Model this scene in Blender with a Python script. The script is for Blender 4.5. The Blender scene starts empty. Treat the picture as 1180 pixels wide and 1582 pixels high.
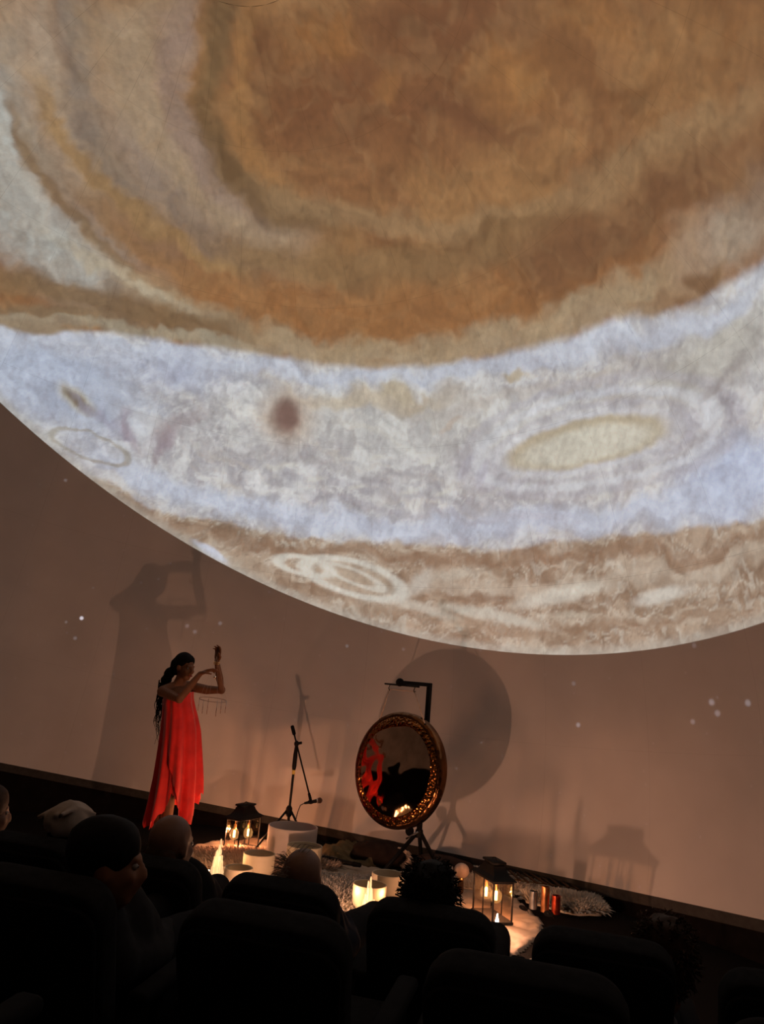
import bpy, bmesh, math, random
import numpy as np
from mathutils import Vector, Matrix, noise as mnoise
random.seed(7)
PI = math.pi
sc = bpy.context.scene
col = sc.collection

# ------------------------------------------------------------------ camera
PITCH, ROLL, EYE, FPX, IW, IH = math.radians(12.2), math.radians(5.0), 1.53, 1186.0, 1180, 1582
CD = Vector((0, math.cos(PITCH), math.sin(PITCH)))
_x = Vector((1, 0, 0)); _u = Vector((0, -math.sin(PITCH), math.cos(PITCH)))
CR = _x * math.cos(ROLL) + _u * math.sin(ROLL)
CU = -_x * math.sin(ROLL) + _u * math.cos(ROLL)
CO = Vector((0, 0, EYE))
cam = bpy.data.cameras.new('camera'); camo = bpy.data.objects.new('camera', cam); col.objects.link(camo)
cam.sensor_fit = 'HORIZONTAL'; cam.sensor_width = 36.0; cam.lens = FPX * 36.0 / IW
cam.clip_start = 0.05; cam.clip_end = 100
m = Matrix((CR, CU, -CD)).transposed().to_4x4(); m.translation = CO
camo.matrix_world = m
sc.camera = camo

# ------------------------------------------------------------------ world, exposure (no sun: the lamps of the room and the dome picture light it)
w = bpy.data.worlds.new('world'); sc.world = w; w.use_nodes = True
w.node_tree.nodes['Background'].inputs[0].default_value = (0, 0, 0, 1)
w.node_tree.nodes['Background'].inputs[1].default_value = 0
vs = sc.view_settings
vs.view_transform = 'Standard'; vs.look = 'None'; vs.exposure = 0.0; vs.gamma = 1.0; vs.use_curve_mapping = False

cy = sc.cycles
cy.max_bounces = 5; cy.diffuse_bounces = 2; cy.glossy_bounces = 2; cy.transmission_bounces = 4; cy.transparent_max_bounces = 12
cy.caustics_reflective = False; cy.caustics_refractive = False

# tuning of the room's own light sources
BULB_W = 106.0          # each lantern bulb, watts
CRYSTAL_W = 3.0       # led in the foot of a crystal tower
PICTURE = 0.78        # brightness of the dome picture
SCREEN = (.54, .505, .49)  # paint of the dome screen
WARM = (1.0, 0.47, 0.28)

# ------------------------------------------------------------------ pixel helpers (used once, to survey the place)
def ray(x, y):
    return (CD * FPX + CR * (x - IW / 2) - CU * (y - IH / 2)).normalized()
def on_plane(x, y, z=0.0):
    d = ray(x, y); return CO + d * ((z - EYE) / d.z)
def at(x, y, Y):
    d = ray(x, y); return CO + d * (Y / d.y)
def ppm(p):
    return FPX / (Vector(p) - CO).dot(CD)

# ------------------------------------------------------------------ object helpers
ORIGIN = {}
def tag(o, label=None, cat=None, group=None, kind=None):
    if label: o['label'] = label
    if cat: o['category'] = cat
    if group: o['group'] = group
    if kind: o['kind'] = kind
    return o
def empty(name, loc=(0, 0, 0), rz=0.0):
    o = bpy.data.objects.new(name, None); col.objects.link(o)
    o.location = loc; o.rotation_euler = (0, 0, rz); o.empty_display_size = 0.1
    ORIGIN[o] = Vector(loc)
    return o
def link_mesh(name, me, mat, parent=None, smooth=True):
    o = bpy.data.objects.new(name, me); col.objects.link(o)
    if mat is not None:
        me.materials.clear(); me.materials.append(mat)
    if smooth and len(me.polygons):
        me.polygons.foreach_set('use_smooth', [True] * len(me.polygons))
    if parent is not None: o.parent = parent
    return o
def ang_smooth(me, deg=40):
    bm = bmesh.new(); bm.from_mesh(me)
    for e in bm.edges:
        if len(e.link_faces) == 2: e.smooth = e.calc_face_angle(0) < math.radians(deg)
    bm.to_mesh(me); bm.free()

def frame(z, hint=Vector((0, 0, 1))):
    z = Vector(z).normalized()
    if abs(z.dot(hint)) > .98: hint = Vector((1, 0, 0))
    x = hint.cross(z).normalized(); y = z.cross(x)
    return x, y, z

class MB:
    """collects geometry for one mesh; coordinates are world when a parent thing is given (its origin is subtracted)"""
    def __init__(s): s.v = []; s.f = []
    def add(s, vs_, fs):
        o = len(s.v); s.v += [Vector(p) for p in vs_]; s.f += [tuple(i + o for i in f) for f in fs]; return s
    def bm(s, b, mat=None):
        b.verts.index_update()
        vs_ = [(mat @ v.co if mat else v.co.copy()) for v in b.verts]
        s.add(vs_, [[v.index for v in f.verts] for f in b.faces]); b.free(); return s
    def box(s, c, size, bev=0.0, seg=2, rot=None):
        b = bmesh.new(); bmesh.ops.create_cube(b, size=1.0)
        for v in b.verts: v.co = Vector((v.co.x * size[0], v.co.y * size[1], v.co.z * size[2]))
        if bev > 0: bmesh.ops.bevel(b, geom=b.edges[:] , offset=bev, segments=seg, affect='EDGES', profile=.5)
        mm = Matrix.Translation(Vector(c)) @ (rot.to_4x4() if rot is not None else Matrix.Identity(4))
        return s.bm(b, mm)
    def tube(s, pts, r, seg=8, cap=True):
        pts = [Vector(p) for p in pts]; n = len(pts)
        rs = list(r) if isinstance(r, (list, tuple)) else [r] * n
        vs_ = []; fs = []; px = None
        for i, p in enumerate(pts):
            t = (pts[min(i + 1, n - 1)] - pts[max(i - 1, 0)]).normalized()
            if px is None: px, _, _ = frame(t)
            else:
                px = (px - t * px.dot(t))
                px = px.normalized() if px.length > 1e-6 else frame(t)[0]
            py = t.cross(px)
            for k in range(seg):
                a = 2 * PI * k / seg
                vs_.append(p + (px * math.cos(a) + py * math.sin(a)) * rs[i])
        for i in range(n - 1):
            for k in range(seg):
                a = i * seg + k; b = i * seg + (k + 1) % seg
                fs.append((a, b, b + seg, a + seg))
        if cap:
            fs.append(tuple(range(seg - 1, -1, -1))); fs.append(tuple((n - 1) * seg + k for k in range(seg)))
        return s.add(vs_, fs)
    def lathe(s, prof, seg=32, c=(0, 0, 0), axis=(0, 0, 1), close=False):
        x, y, z = frame(axis, Vector((0, 1, 0))) if abs(Vector(axis).normalized().z) > .9 else frame(axis)
        c = Vector(c); vs_ = []; fs = []; n = len(prof)
        for r, h in prof:
            for k in range(seg):
                a = 2 * PI * k / seg
                vs_.append(c + (x * math.cos(a) + y * math.sin(a)) * r + z * h)
        for i in range(n if close else n - 1):
            for k in range(seg):
                a = i * seg + k; b = i * seg + (k + 1) % seg; d = ((i + 1) % n) * seg
                fs.append((a, b, d + (k + 1) % seg, d + k))
        return s.add(vs_, fs)
    def ell(s, c, r, axes=None, seg=14, rings=9):
        c = Vector(c)
        if isinstance(r, (int, float)): r = (r, r, r)
        ax = axes or (Vector((1, 0, 0)), Vector((0, 1, 0)), Vector((0, 0, 1)))
        vs_ = [c + ax[2] * r[2]]; fs = []
        for i in range(1, rings):
            ph = PI * i / rings
            for k in range(seg):
                a = 2 * PI * k / seg
                vs_.append(c + ax[0] * (r[0] * math.sin(ph) * math.cos(a)) + ax[1] * (r[1] * math.sin(ph) * math.sin(a)) + ax[2] * (r[2] * math.cos(ph)))
        vs_.append(c - ax[2] * r[2]); L = len(vs_) - 1
        for k in range(seg):
            k2 = (k + 1) % seg
            fs.append((0, 1 + k, 1 + k2)); fs.append((L, L - seg + k2, L - seg + k))
            for i in range(rings - 2):
                a = 1 + i * seg
                fs.append((a + k, a + seg + k, a + seg + k2, a + k2))
        return s.add(vs_, fs)
    def limb(s, pts, rs, seg=12):
        s.tube(pts, rs, seg)
        for p, r in zip(pts, rs): s.ell(p, r, seg=seg, rings=8)
        return s
    def mesh(s, name, off=Vector((0, 0, 0))):
        me = bpy.data.meshes.new(name)
        me.from_pydata([tuple(p - off) for p in s.v], [], s.f); me.update()
        return me
    def build(s, name, mat, parent=None, smooth=True, sharp=40, fix=True):
        off = Vector((0, 0, 0))
        q = parent
        while q is not None:
            if q in ORIGIN: off = ORIGIN[q]; break
            q = q.parent
        me = s.mesh(name, off)
        if fix:
            b = bmesh.new(); b.from_mesh(me); bmesh.ops.recalc_face_normals(b, faces=b.faces[:]); b.to_mesh(me); b.free()
        if smooth and sharp: ang_smooth(me, sharp)
        return link_mesh(name, me, mat, parent, smooth)

def copy_tree(o, parent=None):
    c = o.copy(); col.objects.link(c); c.parent = parent
    for ch in [k for k in bpy.data.objects if k.parent == o]: copy_tree(ch, c)
    return c

# ------------------------------------------------------------------ material helpers
def srgb(r, g, b):
    f = lambda c: (c / 255 / 12.92) if c <= 10.3 else ((c / 255 + .055) / 1.055) ** 2.4
    return (f(r), f(g), f(b), 1.0)
def mat(name, color, rough=.8, metal=0.0, var=.25, scale=30, bump=0.0, bscale=80, spec=.06, emit=None, estr=0.0, sss=0.0, sheen=0.0, trans=0.0, alpha=None):
    m = bpy.data.materials.new(name); m.use_nodes = True
    t = m.node_tree; b = t.nodes['Principled BSDF']
    c = tuple(color)[:3]
    tc = t.nodes.new('ShaderNodeTexCoord'); nz = t.nodes.new('ShaderNodeTexNoise')
    nz.inputs['Scale'].default_value = scale; nz.inputs['Detail'].default_value = 4
    t.links.new(tc.outputs['Object'], nz.inputs['Vector'])
    rp = t.nodes.new('ShaderNodeValToRGB')
    rp.color_ramp.elements[0].position = .3; rp.color_ramp.elements[1].position = .7
    rp.color_ramp.elements[0].color = tuple(k * (1 - var) for k in c) + (1,)
    rp.color_ramp.elements[1].color = tuple(min(1, k * (1 + var)) for k in c) + (1,)
    t.links.new(nz.outputs['Fac'], rp.inputs['Fac']); t.links.new(rp.outputs['Color'], b.inputs['Base Color'])
    b.inputs['Roughness'].default_value = rough; b.inputs['Metallic'].default_value = metal
    b.inputs['Specular IOR Level'].default_value = spec
    if sheen: b.inputs['Sheen Weight'].default_value = sheen
    if sss:
        tl = t.nodes.new('ShaderNodeBsdfTranslucent'); tl.inputs[0].default_value = c + (1,); mx = t.nodes.new('ShaderNodeMixShader'); mx.inputs[0].default_value = sss * .5
        t.links.new(b.outputs[0], mx.inputs[1]); t.links.new(tl.outputs[0], mx.inputs[2]); t.links.new(mx.outputs[0], t.nodes['Material Output'].inputs[0])
    if trans: b.inputs['Transmission Weight'].default_value = trans
    if emit:
        b.inputs['Emission Color'].default_value = tuple(emit)[:3] + (1,); b.inputs['Emission Strength'].default_value = estr
    if bump:
        n2 = t.nodes.new('ShaderNodeTexNoise'); n2.inputs['Scale'].default_value = bscale; n2.inputs['Detail'].default_value = 3
        t.links.new(tc.outputs['Object'], n2.inputs['Vector'])
        bp = t.nodes.new('ShaderNodeBump'); bp.inputs['Strength'].default_value = bump; bp.inputs['Distance'].default_value = .01
        t.links.new(n2.outputs['Fac'], bp.inputs['Height']); t.links.new(bp.outputs['Normal'], b.inputs['Normal'])
    return m
def pane_mat(name, tint=(1, .97, .92), gloss=.10):
    m = bpy.data.materials.new(name); m.use_nodes = True; t = m.node_tree
    t.nodes.remove(t.nodes['Principled BSDF']); out = t.nodes['Material Output']
    tr = t.nodes.new('ShaderNodeBsdfTransparent'); tr.inputs[0].default_value = tint + (1,)
    gl = t.nodes.new('ShaderNodeBsdfGlossy'); gl.inputs['Roughness'].default_value = .02
    lw = t.nodes.new('ShaderNodeLayerWeight'); lw.inputs['Blend'].default_value = .5
    fr = t.nodes.new('ShaderNodeMath'); fr.operation = 'POWER'; fr.inputs[1].default_value = 4.0; t.links.new(lw.outputs['Facing'], fr.inputs[0])
    ad = t.nodes.new('ShaderNodeMath'); ad.operation = 'MULTIPLY_ADD'; ad.inputs[1].default_value = .6; ad.inputs[2].default_value = gloss; ad.use_clamp = True
    mx = t.nodes.new('ShaderNodeMixShader')
    t.links.new(fr.outputs[0], ad.inputs[0]); t.links.new(ad.outputs[0], mx.inputs[0])
    t.links.new(tr.outputs[0], mx.inputs[1]); t.links.new(gl.outputs[0], mx.inputs[2]); t.links.new(mx.outputs[0], out.inputs[0])
    return m
def glow_mat(name, color, strength):
    m = bpy.data.materials.new(name); m.use_nodes = True; t = m.node_tree
    t.nodes.remove(t.nodes['Principled BSDF'])
    e = t.nodes.new('ShaderNodeEmission'); e.inputs[0].default_value = tuple(color)[:3] + (1,); e.inputs[1].default_value = strength
    t.links.new(e.outputs[0], t.nodes['Material Output'].inputs[0]); return m
def lamp(name, loc, watts, parent, size=.02, color=WARM):
    l = bpy.data.lights.new(name, 'POINT'); l.energy = watts; l.color = color; l.shadow_soft_size = size
    o = bpy.data.objects.new(name, l); col.objects.link(o)
    q = parent
    while q is not None and q not in ORIGIN: q = q.parent
    o.parent = parent; o.location = Vector(loc) - (ORIGIN[q] if q is not None else Vector((0, 0, 0)))
    return o

# ------------------------------------------------------------------ the dome: a tilted sphere surveyed from its rim, its seams and its ribs
DC = Vector((-1.8217, 3.0584, 1.2541)); DR = 4.994
DA = Vector((0.1029, 0.174, 1.0)).normalized()          # tilted axis
DE1 = Vector((0, 1, 0)).cross(DA).normalized(); DE2 = DA.cross(DE1)
RIM_LAT = math.asin(-0.1645 / DR)
def dome_pt(az, lat, r=DR):
    return DC + (DE1 * (math.sin(az) * math.cos(lat)) + DE2 * (math.cos(az) * math.cos(lat)) + DA * math.sin(lat)) * r
def dome_hit(x, y):
    d = ray(x, y); oc = CO - DC; b = oc.dot(d); c = oc.dot(oc) - DR * DR
    return CO + d * (-b + math.sqrt(b * b - c))

# --- the picture on the dome, laid out in a stereographic chart that belongs to the dome
_c = (dome_hit(600, 480) - DC).normalized()
P3 = _c; P1 = (Vector((1, 0, 0)) - P3 * P3.x).normalized(); P2 = P1.cross(P3)
if P2.z > 0: P2 = -P2
def chart0(p):
    d = (p - DC).normalized(); k = 1 + d.dot(P3); return d.dot(P1) / k, d.dot(P2) / k
_a = chart0(dome_hit(595, 480)); _b = chart0(dome_hit(605, 480))
CS = .1 / math.hypot(_b[0] - _a[0], _b[1] - _a[1])       # one chart unit is a tenth of the picture's width or so
def px2uv(x, y):
    a = chart0(dome_hit(x, y)); return Vector((a[0] * CS, a[1] * CS))

class S:
    """a socket with arithmetic"""
    tree = None
    def __init__(s, k): s.k = k
    @staticmethod
    def put(inp, v):
        if isinstance(v, S): S.tree.links.new(v.k, inp)
        else: inp.default_value = v
    @staticmethod
    def math(op, a, b=None, c=None):
        n = S.tree.nodes.new('ShaderNodeMath'); n.operation = op
        S.put(n.inputs[0], a)
        if b is not None: S.put(n.inputs[1], b)
        if c is not None: S.put(n.inputs[2], c)
        return S(n.outputs[0])
    def __add__(s, o): return S.math('ADD', s, o)
    def __sub__(s, o): return S.math('SUBTRACT', s, o)
    def __mul__(s, o): return S.math('MULTIPLY', s, o)
    def __truediv__(s, o): return S.math('DIVIDE', s, o)
def vmath(op, a, b=None):
    n = S.tree.nodes.new('ShaderNodeVectorMath'); n.operation = op
    S.put(n.inputs[0], a)
    if b is not None: S.put(n.inputs[1], b)
    return S(n.outputs['Value'] if op in ('DOT_PRODUCT', 'LENGTH', 'DISTANCE') else n.outputs[0])
def comb(x, y, z=0.0):
    n = S.tree.nodes.new('ShaderNodeCombineXYZ')
    S.put(n.inputs[0], x); S.put(n.inputs[1], y); S.put(n.inputs[2], z); return S(n.outputs[0])
def nsmooth(x, e0, e1, v0=0.0, v1=1.0):
    n = S.tree.nodes.new('ShaderNodeMapRange'); n.interpolation_type = 'SMOOTHSTEP'
    S.put(n.inputs[0], x); S.put(n.inputs[1], e0); S.put(n.inputs[2], e1); S.put(n.inputs[3], v0); S.put(n.inputs[4], v1)
    return S(n.outputs[0])
def tnoise(v, scale, detail=3, rough=.5, dist=0.0):
    n = S.tree.nodes.new('ShaderNodeTexNoise'); n.noise_dimensions = '2D'; S.put(n.inputs['Vector'], v)
    n.inputs['Scale'].default_value = scale; n.inputs['Detail'].default_value = detail
    n.inputs['Roughness'].default_value = rough; n.inputs['Distortion'].default_value = dist
    return S(n.outputs[0])
def ncmix(f, a, b, mode='MIX'):
    n = S.tree.nodes.new('ShaderNodeMix'); n.data_type = 'RGBA'; n.blend_type = mode
    S.put(n.inputs[0], f); S.put(n.inputs[6], a); S.put(n.inputs[7], b); return S(n.outputs[2])
POLE = px2uv(640, -80)
RMAX = 20.0
def polar(x, y):
    d = px2uv(x, y) - POLE
    return (math.atan2(d.x, d.y) / PI + 1) / 2, d.length / RMAX
# the planet's outline is a circle on the dome, fitted to its visible edge
PLN = Vector((.33343, .38276, .86158)).normalized(); PLK = .60698

# --- the picture itself, computed once per screen vertex: bands, ovals and turbulence in the chart of the dome
rs_ = np.random.RandomState(11); _perm = rs_.permutation(1024); _gr = rs_.rand(1024)
def _vn(x, y):
    xi = np.floor(x).astype(int); yi = np.floor(y).astype(int); fx = x - xi; fy = y - yi
    fx = fx * fx * fx * (fx * (fx * 6 - 15) + 10); fy = fy * fy * fy * (fy * (fy * 6 - 15) + 10)
    h = lambda a, b: _gr[_perm[(a + _perm[b & 1023]) & 1023]]
    return (h(xi, yi) * (1 - fx) + h(xi + 1, yi) * fx) * (1 - fy) + (h(xi, yi + 1) * (1 - fx) + h(xi + 1, yi + 1) * fx) * fy
def fbm(x, y, scale, det=3, rough=.5, off=0.0):
    a = 1.0; t = 0; s_ = 0; x = x * scale + 37.1 + off; y = y * scale + 91.7 + off * 1.7
    for k in range(det):
        s_ = s_ + a * _vn(x, y); t += a; a *= rough; x = x * 2.03 + 11.3; y = y * 2.03 + 5.9
    return np.clip((s_ / t - .5) * 1.35 + .5, 0, 1)
def smooth(x, e0, e1, v0=0.0, v1=1.0):
    k = np.clip((x - e0) / (e1 - e0), 0, 1); k = k * k * (3 - 2 * k); return v0 + (v1 - v0) * k
def cmix(f, a, b):
    f = np.asarray(f)[..., None]; return np.asarray(a)[..., :3] * (1 - f) + np.asarray(b)[..., :3] * f
def hermite(x, pts):
    pts = sorted(pts); q = [pts[0]]
    for p in pts[1:]:
        if p[0] - q[-1][0] > 1e-4: q.append(p)
    X = np.array([p[0] for p in q]); Y = np.array([p[1] for p in q])
    if len(q) < 2: return np.full_like(x, Y[0])
    T = np.gradient(Y, X); k = np.clip(np.searchsorted(X, x) - 1, 0, len(X) - 2); h = X[k + 1] - X[k]
    t = np.clip((x - X[k]) / h, 0, 1)
    return (2 * t ** 3 - 3 * t ** 2 + 1) * Y[k] + (t ** 3 - 2 * t ** 2 + t) * h * T[k] + (-2 * t ** 3 + 3 * t ** 2) * Y[k + 1] + (t ** 3 - t ** 2) * h * T[k + 1]
def picture(pos):
    d = pos - np.array(DC); d = d / np.linalg.norm(d, axis=1, keepdims=True)
    k = np.maximum(1 + d @ np.array(P3), .02)
    u = d @ np.array(P1) / k * CS; v = d @ np.array(P2) / k * CS
    u = np.clip(u, -60, 60); v = np.clip(v, -60, 60)
    base = (u, v)
    def warp(uv, amp, scale, det, o):
        return (uv[0] + amp * (fbm(uv[0], uv[1], scale, det, .6, o) - .5), uv[1] + amp * (fbm(uv[0], uv[1], scale, det, .6, o + 50) - .5))
    W = warp(warp(base, .30, 1.3, 2, 3), .13, 6.0, 2, 9)
    Wl = warp(base, .07, 4.0, 3, 21)
    def pol(uv):
        x = uv[0] - POLE.x; y = uv[1] - POLE.y
        return (np.arctan2(x, y) / PI + 1) * .5, np.hypot(x, y) / RMAX
    th, r = pol(W); thl, rl = pol(Wl); thb, rb = pol(base)
    def iso(pts, x): return hermite(x, [polar(*p) for p in pts])
    def stroke(c, pts, wid, rgb, op=1.0, fade=.02, hard=.25):
        q = sorted(polar(*p) for p in pts); rc = hermite(th, q); a, b = q[0][0], q[-1][0]
        o = op * smooth(th, a - fade, a + fade) * smooth(th, b - fade, b + fade, 1.0, 0.0)
        wv = wid / 100.0 / RMAX
        return cmix(smooth(np.abs(r - rc), wv * hard, wv * 1.5, 1.0, 0.0) * o, c, srgb(*rgb))
    def ellm(x, y, a, b, rot, uv):
        c = px2uv(x, y); h = 4.0
        jx = (px2uv(x + h, y) - px2uv(x - h, y)) / (2 * h); jy = (px2uv(x, y + h) - px2uv(x, y - h)) / (2 * h)
        cr, sr = math.cos(math.radians(rot)), math.sin(math.radians(rot))
        A = (jx * cr + jy * sr) * a; B = (-jx * sr + jy * cr) * b
        det = A.x * B.y - A.y * B.x; x_ = uv[0] - c.x; y_ = uv[1] - c.y
        return np.hypot((x_ * B.y - y_ * B.x) / det, (-x_ * A.y + y_ * A.x) / det)
    def blob(c, x, y, a, b, rot, rgb, op=1.0, soft=.6, vec=None):
        L = ellm(x, y, a, b, rot, vec or W)
        return cmix(smooth(L, max(0, 1 - soft), 1 + soft * .6, op, 0.0), c, srgb(*rgb))
    def ring(c, x, y, a, b, rot, rgb, wid=.12, op=1.0, vec=None):
        L = ellm(x, y, a, b, rot, vec or Wl)
        return cmix(smooth(np.abs(L - 1.0), wid * .3, wid * 1.3, op, 0.0), c, srgb(*rgb))
    streak = fbm(th * 26.0 + .35 * fbm(u, v, 2.0, 2), r * 150.0 + .8 * fbm(u, v, 2.2, 2, .5, 8), 1.0, 4, .6)
    mott = fbm(W[0], W[1], 3.2, 5, .62)
    fine = fbm(u, v, 9.0, 3, .65, 70)
    big = fbm(W[0], W[1], 1.1, 3, .55, 40)
    # ---- orange polar cap
    pic = cmix(smooth(big, .3, .7), srgb(130, 86, 50), srgb(148, 104, 62))
    W1 = warp(W, .7, 1.8, 3, 31)
    rc1 = 1 - np.abs(2 * fbm(W1[0], W1[1], 1.9, 3, .55, 5) - 1)
    rc2 = 1 - np.abs(2 * fbm(W1[0], W1[1], 2.1, 3, .55, 44) - 1)
    pic = blob(pic, 590, 120, 250, 130, 8, (112, 68, 38), .85, .7)
    pic = blob(pic, 700, 25, 130, 80, 0, (106, 64, 37), .85, .7)
    pic = blob(pic, 790, 115, 85, 60, 15, (148, 98, 52), .8, .6)
    pic = blob(pic, 800, 130, 40, 22, 30, (158, 108, 58), .6, .6)
    pic = blob(pic, 510, 55, 62, 50, 0, (146, 94, 46), .75, .6)
    pic = blob(pic, 500, 130, 70, 45, 0, (112, 68, 38), .7, .6)
    pic = blob(pic, 910, 30, 90, 50, 20, (148, 98, 52), .7, .7)
    pic = blob(pic, 600, 135, 28, 30, 0, (150, 100, 54), .6, .7)
    pic = blob(pic, 720, 185, 85, 20, 14, (108, 66, 38), .8, .7)
    pic = blob(pic, 900, 120, 130, 26, 28, (118, 76, 42), .7, .8)
    pic = blob(pic, 1090, 60, 110, 70, -20, (136, 92, 52), .6, .8)
    pic = blob(pic, 1050, 130, 160, 40, -20, (122, 80, 44), .5, .8)
    pic = blob(pic, 430, 190, 40, 50, 20, (116, 70, 38), .6, .7)
    pic = stroke(pic, [(-60, 60), (-10, 200), (15, 300), (70, 370), (150, 415), (220, 445)], 72, (172, 170, 162))
    pic = stroke(pic, [(12, -20), (28, 90), (45, 160), (80, 240), (130, 310)], 20, (150, 136, 118), .7)
    pic = stroke(pic, [(62, -20), (72, 80), (92, 160), (125, 230), (190, 320)], 40, (164, 142, 120))
    pic = stroke(pic, [(132, -20), (132, 90), (140, 180), (175, 265), (250, 350)], 24, (122, 108, 96))
    pic = stroke(pic, [(215, -20), (205, 80), (215, 170), (270, 270), (370, 345), (470, 375)], 66, (160, 136, 110), .95)
    pic = stroke(pic, [(282, -20), (272, 100), (280, 200), (325, 280), (410, 330)], 24, (146, 122, 108), .8)
    pic = stroke(pic, [(180, 200), (215, 255), (265, 315), (340, 375), (420, 400)], 26, (134, 116, 102), .85)
    pic = stroke(pic, [(340, -20), (326, 110), (318, 190), (335, 240), (380, 290), (430, 325), (520, 350)], 25, (102, 76, 46), .95)
    pic = stroke(pic, [(385, -20), (372, 140), (375, 215), (420, 280), (480, 310)], 20, (150, 104, 58), .75)
    pic = stroke(pic, [(400, 300), (470, 330), (580, 345), (700, 350), (820, 335), (920, 280), (1010, 235), (1180, 150)], 20, (152, 120, 84), .7)
    pic = stroke(pic, [(330, 375), (450, 410), (560, 420), (680, 408), (800, 378), (880, 340)], 32, (130, 98, 62), .85)
    pic = stroke(pic, [(600, 385), (700, 380), (800, 355), (880, 320)], 10, (112, 80, 48), .5)
    pic = stroke(pic, [(10, 145), (32, 205), (62, 268), (110, 328), (180, 388), (270, 445)], 13, (116, 90, 60), .85)
    pic = stroke(pic, [(75, 130), (100, 200), (140, 265), (200, 325), (290, 385), (380, 425)], 13, (156, 120, 76), .85)
    pic = stroke(pic, [(150, 320), (220, 378), (300, 430), (380, 460)], 16, (146, 108, 68), .8)
    pic = stroke(pic, [(250, 420), (330, 455), (430, 485), (560, 492), (700, 482), (810, 455), (900, 420), (990, 380), (1070, 345)], 38, (146, 96, 52), .95, .04)
    pic = stroke(pic, [(800, 425), (880, 395), (950, 360), (1020, 320), (1100, 270), (1200, 200)], 42, (108, 72, 44), .88)
    pic = stroke(pic, [(880, 310), (960, 280), (1060, 230), (1150, 170), (1220, 130)], 22, (140, 106, 70), .5)
    pic = stroke(pic, [(930, 430), (1000, 400), (1070, 360), (1140, 310)], 14, (140, 92, 52), .7)
    pic = stroke(pic, [(160, 400), (240, 448), (300, 480), (370, 512), (450, 535), (590, 548), (700, 538), (800, 512), (900, 475), (990, 440), (1060, 415)], 22, (164, 142, 112), .9)
    pic = stroke(pic, [(100, 380), (190, 425), (270, 465), (330, 492)], 10, (176, 162, 138), .8)
    pic = stroke(pic, [(-60, 470), (20, 482), (110, 482), (200, 492)], 22, (124, 104, 78), .9)
    pic = stroke(pic, [(-60, 425), (20, 437), (100, 444), (200, 470), (300, 502), (380, 522)], 30, (112, 88, 60), .92)
    pic = stroke(pic, [(330, 535), (420, 547), (530, 560), (600, 563), (700, 555), (800, 537), (870, 518), (960, 487), (1040, 468)], 13, (164, 142, 114), .95)
    pic = stroke(pic, [(-60, 480), (0, 494), (60, 506), (120, 502), (200, 510), (300, 526), (360, 538)], 13, (146, 130, 108), .95)
    pic = stroke(pic, [(-20, 487), (60, 496), (120, 492), (200, 503), (300, 522), (400, 540)], 10, (156, 144, 122), .85)
    pic = stroke(pic, [(1080, 405), (1140, 362), (1210, 300)], 40, (166, 152, 134), .8)
    pic = blob(pic, 1088, 440, 44, 17, -45, (116, 86, 58), .9, .5)
    pic = cmix(smooth(rc1, .60, 1.0, 0.0, .14), pic, srgb(172, 136, 92))
    pic = cmix(smooth(rc2, .60, 1.0, 0.0, .14), pic, srgb(94, 62, 38))
    pic = blob(pic, 10, 506, 170, 16, 4, (142, 124, 100), .95, .5, base)
    pic = blob(pic, 590, 566, 120, 10, 0, (162, 140, 112), .9, .6, base)
    # ---- pale belt
    pale = cmix(smooth(mott, .25, .75), srgb(172, 170, 174), srgb(204, 202, 202))
    pale = cmix(smooth(streak, .5, .8, 0.0, .35), pale, srgb(180, 168, 148))
    W2 = warp(W, .5, 2.6, 3, 77)
    rid = 1 - np.abs(2 * fbm(W2[0] * .8, W2[1] * 1.5, 3.2, 3, .55, 13) - 1)
    rid2 = 1 - np.abs(2 * fbm(W2[0] * .8, W2[1] * 1.5, 3.6, 3, .55, 61) - 1)
    pale = cmix(smooth(rid, .80, .99, 0.0, .55), pale, srgb(214, 212, 208))
    pale = cmix(smooth(rid2, .84, .99, 0.0, .50), pale, srgb(150, 148, 156))
    pale = blob(pale, 640, 650, 330, 75, 4, (202, 199, 190), .45, .8)
    pale = blob(pale, 70, 585, 190, 66, 20, (168, 180, 202), .8, .7)
    pale = blob(pale, 260, 560, 130, 40, 6, (172, 182, 206), .6, .8)
    pale = blob(pale, 1150, 745, 140, 70, -15, (178, 190, 216), .8, .7)
    pale = blob(pale, 1100, 545, 130, 62, -28, (178, 174, 164), .8, .8)
    pale = stroke(pale, [(0, 525), (150, 527), (300, 552), (450, 572), (600, 586), (750, 570), (880, 540), (1000, 507), (1100, 485), (1180, 440)], 15, (190, 195, 208), .8)
    pale = stroke(pale, [(130, 690), (220, 735), (330, 775), (450, 802), (600, 818), (750, 810), (900, 800), (1060, 785), (1180, 760)], 24, (188, 196, 214), .75)
    pale = stroke(pale, [(180, 640), (330, 690), (480, 720), (600, 735), (700, 745)], 9, (164, 160, 160), .5)
    pale = stroke(pale, [(400, 735), (520, 752), (640, 765), (740, 785)], 6, (160, 158, 164), .5)
    pale = stroke(pale, [(480, 775), (600, 785), (740, 800), (860, 800)], 6, (162, 160, 170), .5)
    pale = stroke(pale, [(470, 618), (560, 618), (640, 622), (700, 612)], 14, (186, 170, 146), .8)
    pale = stroke(pale, [(640, 640), (720, 632), (800, 612), (900, 585), (1000, 560)], 8, (178, 168, 158), .5)
    pale = blob(pale, 800, 582, 22, 9, -15, (180, 164, 138), .85, .5)
    pale = blob(pale, 612, 612, 24, 8, 0, (180, 166, 142), .8, .5)
    pale = blob(pale, 700, 652, 20, 7, -20, (182, 166, 152), .7, .5)
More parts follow.
